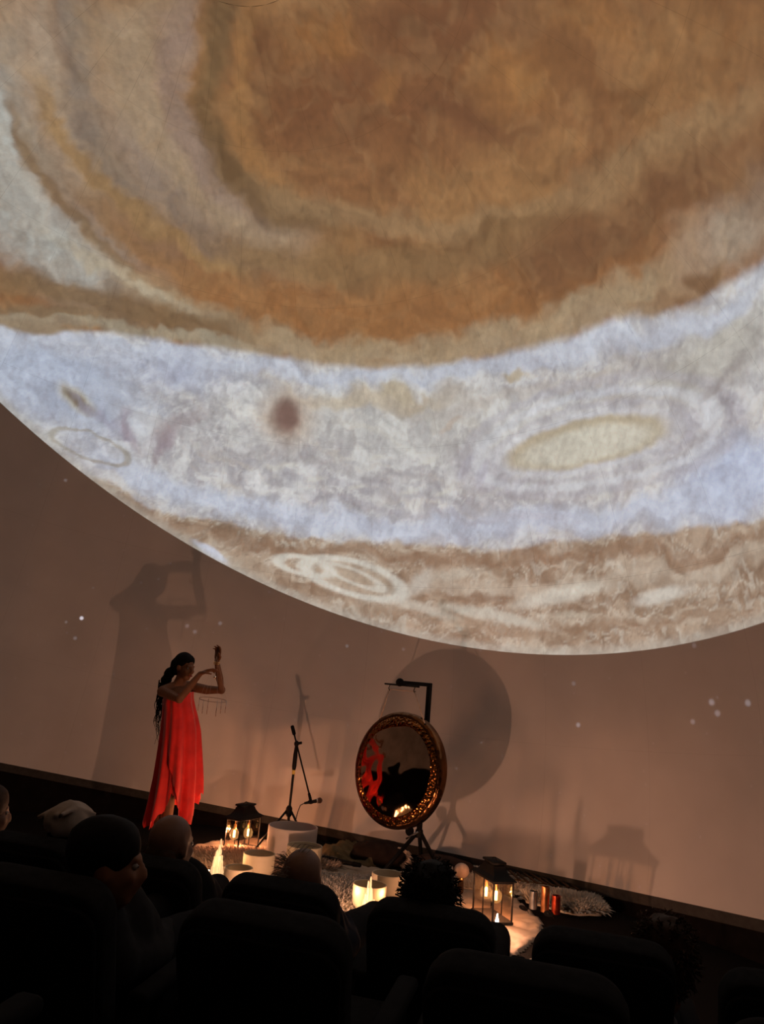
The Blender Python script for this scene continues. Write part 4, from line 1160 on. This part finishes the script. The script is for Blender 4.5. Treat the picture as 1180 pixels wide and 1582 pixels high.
def head_parts(mb, c, fwd, up, s=1.0, ears=True):
    """adds a head with face to mb; c is the middle of the head, fwd the way it looks"""
    fwd = Vector(fwd).normalized(); x = fwd.cross(Vector(up)).normalized(); up = x.cross(fwd).normalized()
    ax = (x, fwd, up)
    P = lambda a, b, z: c + (x * a + fwd * b + up * z) * s
    def E(a, b, z, r1, r2, r3): mb.ell(P(a, b, z), (r1 * s, r2 * s, r3 * s), ax)
    E(0, -.015, .032, .074, .094, .083); E(0, .018, -.03, .062, .074, .082); E(0, .048, -.088, .036, .032, .026)
    E(0, .078, .020, .050, .014, .011); E(0, .088, -.062, .024, .012, .011); E(0, -.045, -.02, .058, .055, .06)
    for k in (-1, 1):
        E(k * .036, .062, -.025, .024, .022, .022)
        if ears: E(k * .075, -.008, -.008, .010, .022, .032)
    mb.tube([P(0, .086, .012), P(0, .102, -.018), P(0, .108, -.034), P(0, .09, -.042)], [.009 * s, .012 * s, .015 * s, .009 * s], 8)
    for k in (-1, 1): mb.ell(P(k * .012, .094, -.036), .010 * s, seg=8, rings=6)
    return P, ax
def eyes(P, s, r, m_white, m_dark):
    for k in (-1, 1):
        mb = MB(); mb.ell(P(k * .031, .0735, .003), .0105 * s, seg=12, rings=8); e = mb.build('eye', m_white, r)
        mb = MB(); mb.ell(P(k * .031, .0815, .003), .0050 * s, seg=10, rings=6); mb.build('iris', m_dark, e)
def hand(mb, wrist, d, n, s=1.0, curl=.5, spread=.06, side=1, thumb_curl=.4):
    """palm and five separate bent fingers; d points along the hand, n is the palm side"""
    d = Vector(d).normalized(); n = (Vector(n) - d * Vector(n).dot(d)).normalized(); sd = d.cross(n).normalized() * side
    mb.ell(wrist + d * .048 * s, (.036 * s, .052 * s, .016 * s), (sd, d, n))
    mb.ell(wrist + d * .012 * s, (.026 * s, .026 * s, .018 * s), (sd, d, n))
    for i, L in enumerate((.068, .078, .072, .056)):
        o = (-.027 + .018 * i) * s
        p = wrist + d * (.088 - .006 * abs(i - 1.2)) * s + sd * o
        dd = (d + sd * (i - 1.5) * spread).normalized(); pts = [p - dd * .02 * s, p]; a = 0
        for k, fr in enumerate((.45, .31, .24)):
            a += curl * (.7 + .15 * i) * (.6, 1.0, .8)[k]
            q = dd * math.cos(a) + n * math.sin(a); p = p + q * L * fr * s; pts.append(p)
        mb.limb(pts, [.0088 * s, .0086 * s, .0080 * s, .0074 * s, .0062 * s], 8)
    p = wrist + d * .022 * s - sd * .026 * s + n * .006 * s
    t1 = (d * .65 - sd * .65 + n * .35).normalized(); t2 = (d * .9 - sd * .15 + n * (.35 + thumb_curl)).normalized()
    mb.limb([p, p + t1 * .036 * s, p + t1 * .036 * s + t2 * .028 * s, p + t1 * .036 * s + t2 * .050 * s], [.014 * s, .0115 * s, .0095 * s, .0078 * s], 8)

EYE_W = mat('eye_white', (.22, .19, .17), .25, var=.02); EYE_D = mat('eye_dark', (.02, .012, .008), .15, var=.02, spec=.6)
def skin(name, c): return mat(name, c, .55, var=.10, scale=25, spec=.2)
SK_DARK = skin('deep_brown_skin', (.16, .068, .034)); SK_LIGHT = skin('light_skin', (.20, .12, .085)); SK_TAN = skin('tan_skin', (.13, .068, .045))
HAIR_BLACK = mat('black_hair', (.004, .0032, .003), .75, var=.3, scale=60, spec=.08)
HAIR_BROWN = mat('brown_hair', (.03, .016, .009), .7, var=.3, scale=60, spec=.1)
HAIR_GREY = mat('grey_hair', (.14, .11, .09), .7, var=.3, scale=60, spec=.1)

def seated(seat_xy, fz, hc, look, label, skin_m, shirt_m, hair, lean=0.0, voxel=.0105, s=1.0):
    """a person slouched in a theatre seat; hc is the middle of the head"""
    S0 = Vector((seat_xy[0], seat_xy[1], fz)); X = ROWD; Yf = ROWN; Zu = Vector((0, 0, 1))
    r = empty('person', S0 + Yf * .42)
    Q = lambda a, b, c: S0 + X * a + Yf * b + Zu * c
    look = Vector(look).normalized()
    neck = hc - look * .03 - Zu * .125 * s
    hipc = Q(0, .36, .52)
    base = neck + Yf * .02 - Zu * .045
    base -= X * ((base - S0).dot(X) * .65)
    chest = base.lerp(hipc, .33) + Yf * .05; belly = base.lerp(hipc, .70) + Yf * .055
    shl = [base - X * .125 - Zu * .075, base + X * .125 - Zu * .075]
    body = MB(); top = MB(); pants = MB()
    P, ax = head_parts(body, hc, look, Zu, s)
    body.limb([hc - Zu * .07 * s - look * .02, neck, base], [.052, .052, .06])
    def torso(mb, g):
        mb.ell(chest, (.15 + g, .105 + g, .15 + g), (X, Yf, Zu)); mb.ell(belly, (.15 + g, .11 + g, .15 + g), (X, Yf, Zu)); mb.ell(hipc, (.17 + g, .13 + g, .10 + g), (X, Yf, Zu))
        mb.limb([shl[0], base - X * .07, base + X * .07, shl[1]], [.052 + g, .06 + g, .06 + g, .052 + g])
    torso(body, 0); torso(top, .014)
    for k, sgn in enumerate((-1, 1)):
        el = Q(sgn * .155, .36, .56); wr = Q(sgn * .08, .54, .58)
        body.limb([shl[k], shl[k].lerp(el, .5), el, el.lerp(wr, .5), wr], [.052, .046, .038, .036, .026])
        top.limb([shl[k], shl[k].lerp(el, .5), el, el.lerp(wr, .85)], [.058, .054, .048, .040])
        hand(body, wr, (Yf * .8 - X * sgn * .5 - Zu * .15), -Zu, 1.0, .35, side=sgn)
        kn = Q(sgn * .12, .86, .52); an = Q(sgn * .12, .93, .10); toe = Q(sgn * .13, 1.09, .035)
        hp = hipc + X * sgn * .09
        body.limb([hp, hp.lerp(kn, .5), kn, kn.lerp(an, .35), an], [.085, .075, .055, .052, .036]); body.limb([an, Q(sgn * .12, .92, .045), toe], [.036, .038, .03])
        pants.limb([hp, hp.lerp(kn, .5), kn, kn.lerp(an, .4), kn.lerp(an, .93)], [.098, .088, .068, .066, .054])
    remesh(body, 'body', skin_m, r, voxel)
    remesh(top, 'shirt', shirt_m, r, .014)
    pants.ell(hipc, (.18, .14, .095), (X, Yf, Zu)); remesh(pants, 'trousers', JEANS, r, .016)
    eyes(P, s, r, EYE_W, EYE_D)
    if hair: hair(r, P, ax, s)
    return tag(r, label, 'person')
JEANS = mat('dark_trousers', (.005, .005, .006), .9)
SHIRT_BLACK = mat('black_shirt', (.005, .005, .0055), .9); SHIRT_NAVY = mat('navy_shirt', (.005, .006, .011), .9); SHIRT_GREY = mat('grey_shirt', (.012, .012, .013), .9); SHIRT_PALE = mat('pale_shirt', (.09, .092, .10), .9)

def shell(r, P, ax, s, m_, pts_fn, name='hair', nz=.012, ns=18.0, grow=1.0, voxel=.009, extra=None):
    mb = MB(); pts_fn(mb, P, ax, s)
    if extra: extra(mb)
    for i, v_ in enumerate(mb.v):
        q = mnoise.noise_vector(v_ * ns); mb.v[i] = v_ + q * nz
    return remesh(mb, name, m_, r, voxel, 1)
def cap_hair(front=.05, low=-.03, vol=.012):
    def fn(mb, P, ax, s):
        mb.ell(P(0, -.022, .045), ((.078 + vol) * s, (.092 + vol) * s, (.078 + vol) * s), ax, 20, 12)
        mb.ell(P(0, -.055, low), ((.066 + vol) * s, (.055 + vol) * s, (.065 + vol) * s), ax, 18, 10)
    return fn
def strands(r, P, s, m_, spec, name='hair_strands', rad=.0022):
    mb = MB()
    for pts in spec: mb.tube([P(*p) for p in pts], [rad * s] * (len(pts) - 1) + [rad * .3 * s], 5)
    return mb.build(name, m_, r)

def hair_bald(r, P, ax, s):
    # closely cropped fringe round the back of the head
    shell(r, P, ax, s, HAIR_BROWN, lambda mb, P, ax, s: (mb.ell(P(0, -.052, -.025), (.068 * s, .058 * s, .045 * s), ax, 18, 10)), 'cropped_hair', .002, 30)
def hair_wispy(r, P, ax, s):
    shell(r, P, ax, s, HAIR_GREY, lambda mb, P, ax, s: (mb.ell(P(-.012, -.05, -.01), (.078 * s, .062 * s, .055 * s), ax, 18, 10), mb.ell(P(-.055, -.02, .0), (.032 * s, .06 * s, .05 * s), ax, 14, 9)), 'hair', .008, 26)
    rnd = random.Random(5); sp = []
    for k in range(170):
        a = rnd.uniform(-.15, 1.0) * PI * .62 + PI * .62; z = rnd.uniform(-.04, .085)
        k2 = math.sqrt(max(.05, 1 - ((z - .03) / .09) ** 2))
        x = math.cos(a) * .078 * k2; y = -.015 + math.sin(a) * -.09 * k2 if False else -.015 + math.sin(a + PI) * .092 * k2
        o = Vector((x, y + .015, (z - .03) * .6)).normalized()
        L = rnd.uniform(.02, .05); dz = rnd.uniform(-.02, .012)
        sp.append([(x, y, z), (x + o.x * L * .5, y + o.y * L * .5, z + o.z * L * .5 + .004), (x + o.x * L, y + o.y * L, z + o.z * L + dz)])
    tag(strands(r, P, s, HAIR_GREY, sp, rad=.0011), kind='stuff')
    sp = []
    for k in range(9):
        x = rnd.uniform(-.06, .035); sp.append([(x, -.05, .105), (x + .012, -.02, .124 + rnd.uniform(0, .01)), (x + .03, .02, .122)])
    tag(strands(r, P, s, HAIR_GREY, sp, 'top_strands', .0009), kind='stuff')
def hair_curly(m_, vol=.026, seed=3, n=420, bun=False):
    def fn(r, P, ax, s):
        shell(r, P, ax, s, m_, cap_hair(low=-.035, vol=vol * .55), 'hair', .016, 22)
        rnd = random.Random(seed); sp = []
        for k in range(n):
            a = rnd.uniform(0, 2 * PI); z = rnd.uniform(-.09, .12)
            kk = math.sqrt(max(.04, 1 - ((z - .02) / .115) ** 2)); x = math.cos(a) * .086 * kk; y = -.03 + math.sin(a) * .092 * kk
            if y > .045 and z < .06: continue
            pts = []; ph = rnd.uniform(0, 6)
            o = Vector((x, y + .03, z - .02)).normalized()
            for j in range(6):
                q = j / 5 * rnd.uniform(.03, .045)
                pts.append((x + o.x * q + .007 * math.sin(ph + j * 1.7), y + o.y * q + .007 * math.cos(ph + j * 1.7), z + o.z * q + .006 * math.sin(ph * 2 + j * 1.3) - q * .25))
            sp.append(pts)
        tag(strands(r, P, s, m_, sp, 'curls', .0028), kind='stuff')
    return fn
def hair_straight(m_):
    def fn(r, P, ax, s):
        shell(r, P, ax, s, m_, lambda mb, P, ax, s: (cap_hair(low=-.06, vol=.014)(mb, P, ax, s), mb.ell(P(0, -.07, -.12), (.075 * s, .04 * s, .09 * s), ax, 16, 10)), 'hair', .006, 20)
    return fn
def hair_scarf(r, P, ax, s):
    shell(r, P, ax, s, HAIR_BLACK, cap_hair(low=-.05, vol=.008), 'hair', .004, 20)
    mb = MB(); x, y, z = ax
    mb.ell(P(0, -.018, .056), (.096 * s, .112 * s, .082 * s), ax, 26, 16)
    for k in range(7):
        a = -.9 + .3 * k
        mb.tube([P(.05 * math.sin(a * 2) + .02 * k - .06, -.12, .05 + .01 * k), P(-.06 + .02 * k, -.03, .135 - .006 * abs(k - 3)), P(-.05 + .02 * k, .06, .115 - .004 * k)], .010 * s, 8)
    mb.ell(P(.085, .03, .03), (.03 * s, .035 * s, .03 * s), ax)
    for i, v_ in enumerate(mb.v): mb.v[i] = v_ + mnoise.noise_vector(v_ * 16) * .010
    remesh(mb, 'headscarf', SCARF, r, .007, 2)
SCARF = mat('white_headscarf', (.26, .22, .19), .9, var=.15, scale=20)

def HC(px, py, seat_xy, fwd=.14):
    return at(px, py, seat_xy[1] + fwd)
F_ = ROWN
seated(ROWA[2], 0, HC(265, 1306, ROWA[2]), F_ + ROWD * .25, 'bald person seated in front of the woman in red', SK_TAN, SHIRT_BLACK, hair_bald, s=.97)
seated(ROWA[3], 0, HC(468, 1358, ROWA[3]), F_ + ROWD * .12, 'balding person with wispy grey hair seated before the big bowls', SK_TAN, SHIRT_NAVY, hair_wispy, s=.92)
seated(ROWA[4], 0, HC(668, 1388, ROWA[4]), F_ + ROWD * .3, 'person with dark curly hair seated left of the right lantern', SK_TAN, SHIRT_BLACK, hair_curly(HAIR_BLACK, .03, 4), s=.90)
seated(ROWA[5], 0, HC(1024, 1474, ROWA[5], .16), F_ - ROWD * .1, 'person with gold lit brown hair leaning right at the lower right', SK_LIGHT, SHIRT_PALE, hair_curly(HAIR_BROWN, .02, 8), s=.92)
seated(ROWA[1], 0, HC(111, 1288, ROWA[1]), F_ + ROWD * .5, 'person wearing a draped white headscarf, left of the dark profile', SK_TAN, SHIRT_BLACK, hair_scarf, s=.9)
seated(ROWA[0], 0, HC(-22, 1256, ROWA[0], .1), F_ + ROWD * .6, 'person cut off by the left edge of the picture', SK_TAN, SHIRT_BLACK, hair_straight(HAIR_BROWN), s=.95)
seated(ROWB[1], .15, HC(168, 1335, ROWB[1], .12), F_ * .55 + ROWD * 1.0, 'person with black hair in profile, large and dark at the left', SK_DARK, SHIRT_GREY, hair_straight(HAIR_BLACK), s=.92)

# ------------------------------------------------------------------ the woman in the red dress
WY = 6.85
def J(x, y, dy=0.0): return at(x, y, WY + dy)
feet_c = J(243, 1309); feet_c.z = 0
r = empty('person', feet_c)
Xv, Yv, Zv = Vector((1, 0, 0)), Vector((0, 1, 0)), Vector((0, 0, 1))
face = Vector((.80, -.55, -.12)).normalized()
side = face.cross(Zv).normalized()            # her right
body = MB()
hc = J(286, 1031, -.02)
P, ax = head_parts(body, hc, face, Zv + face * .12, .93)
neck = J(275, 1060, 0)
body.limb([hc - Zv * .07 - face * .02, neck.lerp(hc, .3), neck], [.046, .047, .055])
sR = J(251, 1068, -.10); sL = J(297, 1061, .06)
chest = J(273, 1083, -.01); waist = J(269, 1118, 0); hips = J(266, 1150, 0)
bx = (sL - sR); bx.z = 0; bx.normalize(); by = Zv.cross(bx)
body.ell(chest, (.118, .095, .13), (bx, by, Zv)); body.ell(waist + Xv * .02, (.098, .085, .14), (bx, by, Zv)); body.ell(hips + Xv * .045, (.118, .105, .13), (bx, by, Zv))
body.limb([sR, sR.lerp(neck, .6), sL.lerp(neck, .6), sL], [.047, .052, .052, .045])
for k in (-1, 1): body.ell(chest + bx * .055 * k - by * .058 + Zv * .01, .055)
# her right arm, crossing in front: elbow towards the camera, hand out to the right
eR = J(277, 1080, -.27); wR = J(309, 1041, -.20)
body.limb([sR, sR.lerp(eR, .5), eR, eR.lerp(wR, .4), wR], [.046, .042, .036, .034, .022])
hand(body, wR, (J(330, 1033, -.18) - wR), Vector((.1, -.2, -1)), 1.0, .5, .05, 1, .3)
# her left arm, bent, the hand raised and holding the chime
eL = J(342, 1066, -.02); wL = J(335, 1022, -.08)
body.limb([sL, sL.lerp(eL, .5) - Zv * .012, eL, eL.lerp(wL, .4), wL], [.044, .040, .036, .033, .022])
hand(body, wL, (J(338, 1002, -.09) - wL), Vector((-.5, -.8, .1)), 1.0, .62, .05, -1, .5)
for hx, kx, kd, ax_, tx, dy in ((262, 262, -.02, 256, 262, -.045), (268, 255, .02, 241, 250, .045)):
    h = J(hx + 7, 1160, dy); kn = J(kx, 1222, dy - .03); an = J(ax_, 1293, dy); an.z = .085; toe = J(tx, 1310, dy) + face * .08; toe.z = .03
    body.limb([h, h.lerp(kn, .5), kn, kn.lerp(an, .3), an], [.072, .064, .050, .050, .034]); body.limb([an, an - Zv * .045 - face * .03, an - Zv * .055 + face * .12], [.034, .034, .024])
remesh(body, 'body', SK_DARK, r, .0062, 3)
eyes(P, .93, r, EYE_W, EYE_D)
mb = MB(); mb.ell(P(0, .0965, -.063), (.022, .006, .008), ax, 12, 8); mb.build('lips', mat('lips', (.20, .05, .04), .4), r)

# dress: strapless, pleated, wider towards an uneven hem with a slit in front
def red_cloth(name, c, tr):
    m = mat(name, c, .6, var=.18, scale=9, bump=.15, bscale=60, spec=.25, sheen=.3)
    t = m.node_tree; b = t.nodes['Principled BSDF']; out = t.nodes['Material Output']
    tl = t.nodes.new('ShaderNodeBsdfTranslucent'); tl.inputs[0].default_value = tuple(c) + (1,)
    mx = t.nodes.new('ShaderNodeMixShader'); mx.inputs[0].default_value = tr
    t.links.new(b.outputs[0], mx.inputs[1]); t.links.new(tl.outputs[0], mx.inputs[2]); t.links.new(mx.outputs[0], out.inputs[0])
    return m
RED = red_cloth('red_chiffon', (.72, .02, .016), .07)
rows = [(1072, 253, 301, .160), (1086, 250, 302, .160), (1104, 249, 305, .15), (1130, 247, 308, .17), (1160, 244, 309, .19), (1200, 239, 310, .20), (1240, 232, 309, .20), (1280, 224, 306, .21), (1300, 220, 304, .21)]
tab = []
for y, xl, xr, ry in rows:
    a = J(xl, y); b = J(xr, y); tab.append(((a.z + b.z) / 2, (a.x + b.x) / 2, (b.x - a.x) / 2, ry))
def dress_at(z):
    if z >= tab[0][0]: return tab[0][1:]
    for p, q in zip(tab, tab[1:]):
        if z >= q[0]:
            k = (p[0] - z) / (p[0] - q[0]); return tuple(p[i] + (q[i] - p[i]) * k for i in (1, 2, 3))
    return tab[-1][1:]
ztop = tab[0][0]
def hem(a):
    # a: 0 = viewer's right, -pi/2 = towards the viewer, +-pi = viewer's left
    d = (a + PI) % (2 * PI) - PI
    keys = [(-PI, .20), (-2.62, .155), (-2.2, .22), (-1.75, .36), (-1.50, .47), (-1.28, .42), (-1.05, .24), (-.80, .20), (-.45, .30), (0, .40), (.6, .42), (1.4, .36), (2.4, .25), (PI, .20)]
    for p, q in zip(keys, keys[1:]):
        if d <= q[0]:
            k = (d - p[0]) / (q[0] - p[0]); return p[1] + (q[1] - p[1]) * k
    return .2
def cloth_pt(a, z, off=0.0, ph=0.0, amp=1.0):
    cx, rx, ry = dress_at(z)
    t_ = min(1, max(0, (ztop - z) / (ztop - .2)))
    fold = amp * (.035 + .26 * t_) * (math.sin(8 * a + ph + .8 * math.sin(3 * a + 3 * t_)) * .6 + math.sin(15 * a + 2.1 * ph + 2 * t_) * .28)
    k = 1 + fold
    cy = WY + .0
    return Vector((cx + math.cos(a) * (rx * .88 * k + off), cy + math.sin(a) * (ry * k + off), z))
NA, NZ = 150, 40
def cloth(name, a0, a1, hem_f, top_f, off, ph, amp, closed, par, na=NA, nz=NZ, th=.0):
    v = []; f = []; n = na if closed else na + 1
    for j in range(nz + 1):
        for i in range(n):
            a = a0 + (a1 - a0) * i / na; zt = top_f(a); zb = hem_f(a)
            z = zt + (zb - zt) * j / nz
            v.append(cloth_pt(a, z, off * min(1.0, .15 + (zt - z) / .25), ph, amp))
    for j in range(nz):
        for i in range(na):
            i2 = (i + 1) % n if closed else i + 1
            f.append((j * n + i, j * n + i2, (j + 1) * n + i2, (j + 1) * n + i))
    mb = MB(); mb.add(v, f); o = mb.build(name, RED, par, sharp=None)
    return o
rip = lambda a, k=.012: k * math.sin(31 * a) + k * .7 * math.sin(53 * a + 1)
dress = cloth('dress', -PI, PI, lambda a: hem(a) + rip(a), lambda a: ztop + .012 * math.cos(2 * a), 0, 0, 1.0, True, r)
# upper drape that crosses from the waist and falls in a waterfall edge on the viewer's right
def drape_hem(a):
    t_ = (a + 1.9) / (1.9 + .55)
    return .82 - .62 * min(1, max(0, t_ / .45)) ** .9 + (.50 * max(0, (t_ - .45) / .55) ** 1.0) + rip(a, .016)
cloth('drape', -1.95, .75, drape_hem, lambda a: ztop - .05, .022, .5, 1.15, False, dress, 70, 30)
cloth('bodice_band', -PI, PI, lambda a: ztop - .10, lambda a: ztop + .016 + .012 * math.cos(2 * a), .006, 0.4, .8, True, dress, 120, 6)

# hair: black, full at the back of the head, long curls down the back
mbh = MB()
mbh.ell(P(0, -.028, .052), (.085, .092, .078), ax, 20, 12)
mbh.ell(P(0, -.085, .0), (.082, .065, .085), ax, 18, 10)
for p, q in (((262, 1040), .050), ((257, 1050), .048), ((255, 1060), .038)):
    mbh.ell(J(p[0], p[1], .02), q)
for i, v_ in enumerate(mbh.v): mbh.v[i] = v_ + mnoise.noise_vector(v_ * 24) * .008
remesh(mbh, 'hair', HAIR_BLACK, r, .0075, 1)
rnd = random.Random(12); mb = MB()
for k in range(26):
    x0, y0 = 250 + rnd.uniform(-4, 5), 1056 + rnd.uniform(-6, 6)
    ph = rnd.uniform(0, 6); n = 26; L = rnd.uniform(45, 92); pts = []
    drift = rnd.uniform(-9, -3)
    for j in range(n):
        t_ = j / (n - 1)
        pts.append(J(x0 + drift * t_ + 3.0 * math.sin(ph + t_ * 11) * min(1, t_ * 3), y0 + L * t_, .11 + .02 * math.cos(ph + t_ * 11)))
    mb.tube(pts, [.0055 * (1 - .75 * j / (n - 1)) for j in range(n)], 6)
mb.build('long_curls', HAIR_BLACK, r)
mb = MB(); bw = wL; d_ = (J(338, 1002, -.09) - wL).normalized()
for k in range(3): mb.lathe([(.026, -.003), (.029, 0), (.026, .003), (.024, 0)], 20, wL - d_ * (.004 + .009 * k), d_, close=True)
mb.build('bracelet', BRASS, r)
tag(r, 'woman in a flowing strapless red dress playing a hanging chime, arms raised', 'person')

# hanging chime held in her raised hand: wooden top, thin threads, a glass ring with small bells
tp = J(337, 1004, -.10); rc = J(329, 1081, -.12)
r = empty('hand_chime', rc)
mb = MB(); mb.limb([J(335, 1013, -.115), J(338, 999, -.115)], [.006, .005]); mb.build('grip', WOOD_DARK, r)
CR_ = .115
mb = MB(); tr = [(CR_ + .0028 * math.cos(a), .0028 * math.sin(a)) for a in [2 * PI * k / 6 for k in range(6)]]
mb.lathe(tr, 48, rc, (0.06, -.1, 1), close=True); mb.build('ring', mat('clear_ring', (.30, .22, .18), .25, .3, spec=.6), r)
for k in range(6):
    a = 2 * PI * k / 6; e = rc + Vector((math.cos(a) * CR_, math.sin(a) * CR_, 0))
    mb = MB(); mb.tube([J(335, 1014, -.115), e], .0007, 5); mb.build('thread', mat('thread', (.45, .36, .30), .5) if k == 0 else bpy.data.materials['thread'], r)
    mb = MB(); mb.tube([e, e - Vector((0, 0, .10 + .015 * (k % 3)))], .0026, 6); mb.build('chime_rod', CHROME, r)
mb = MB(); mb.ell(J(332, 1046, -.12), .0125, seg=12, rings=8); mb.build('bell', mat('bright_bell', (.9, .8, .65), .12, 1.0, var=.05), r)
tag(r, 'thin hanging chime with ring and bell held by the woman in red', 'chime')
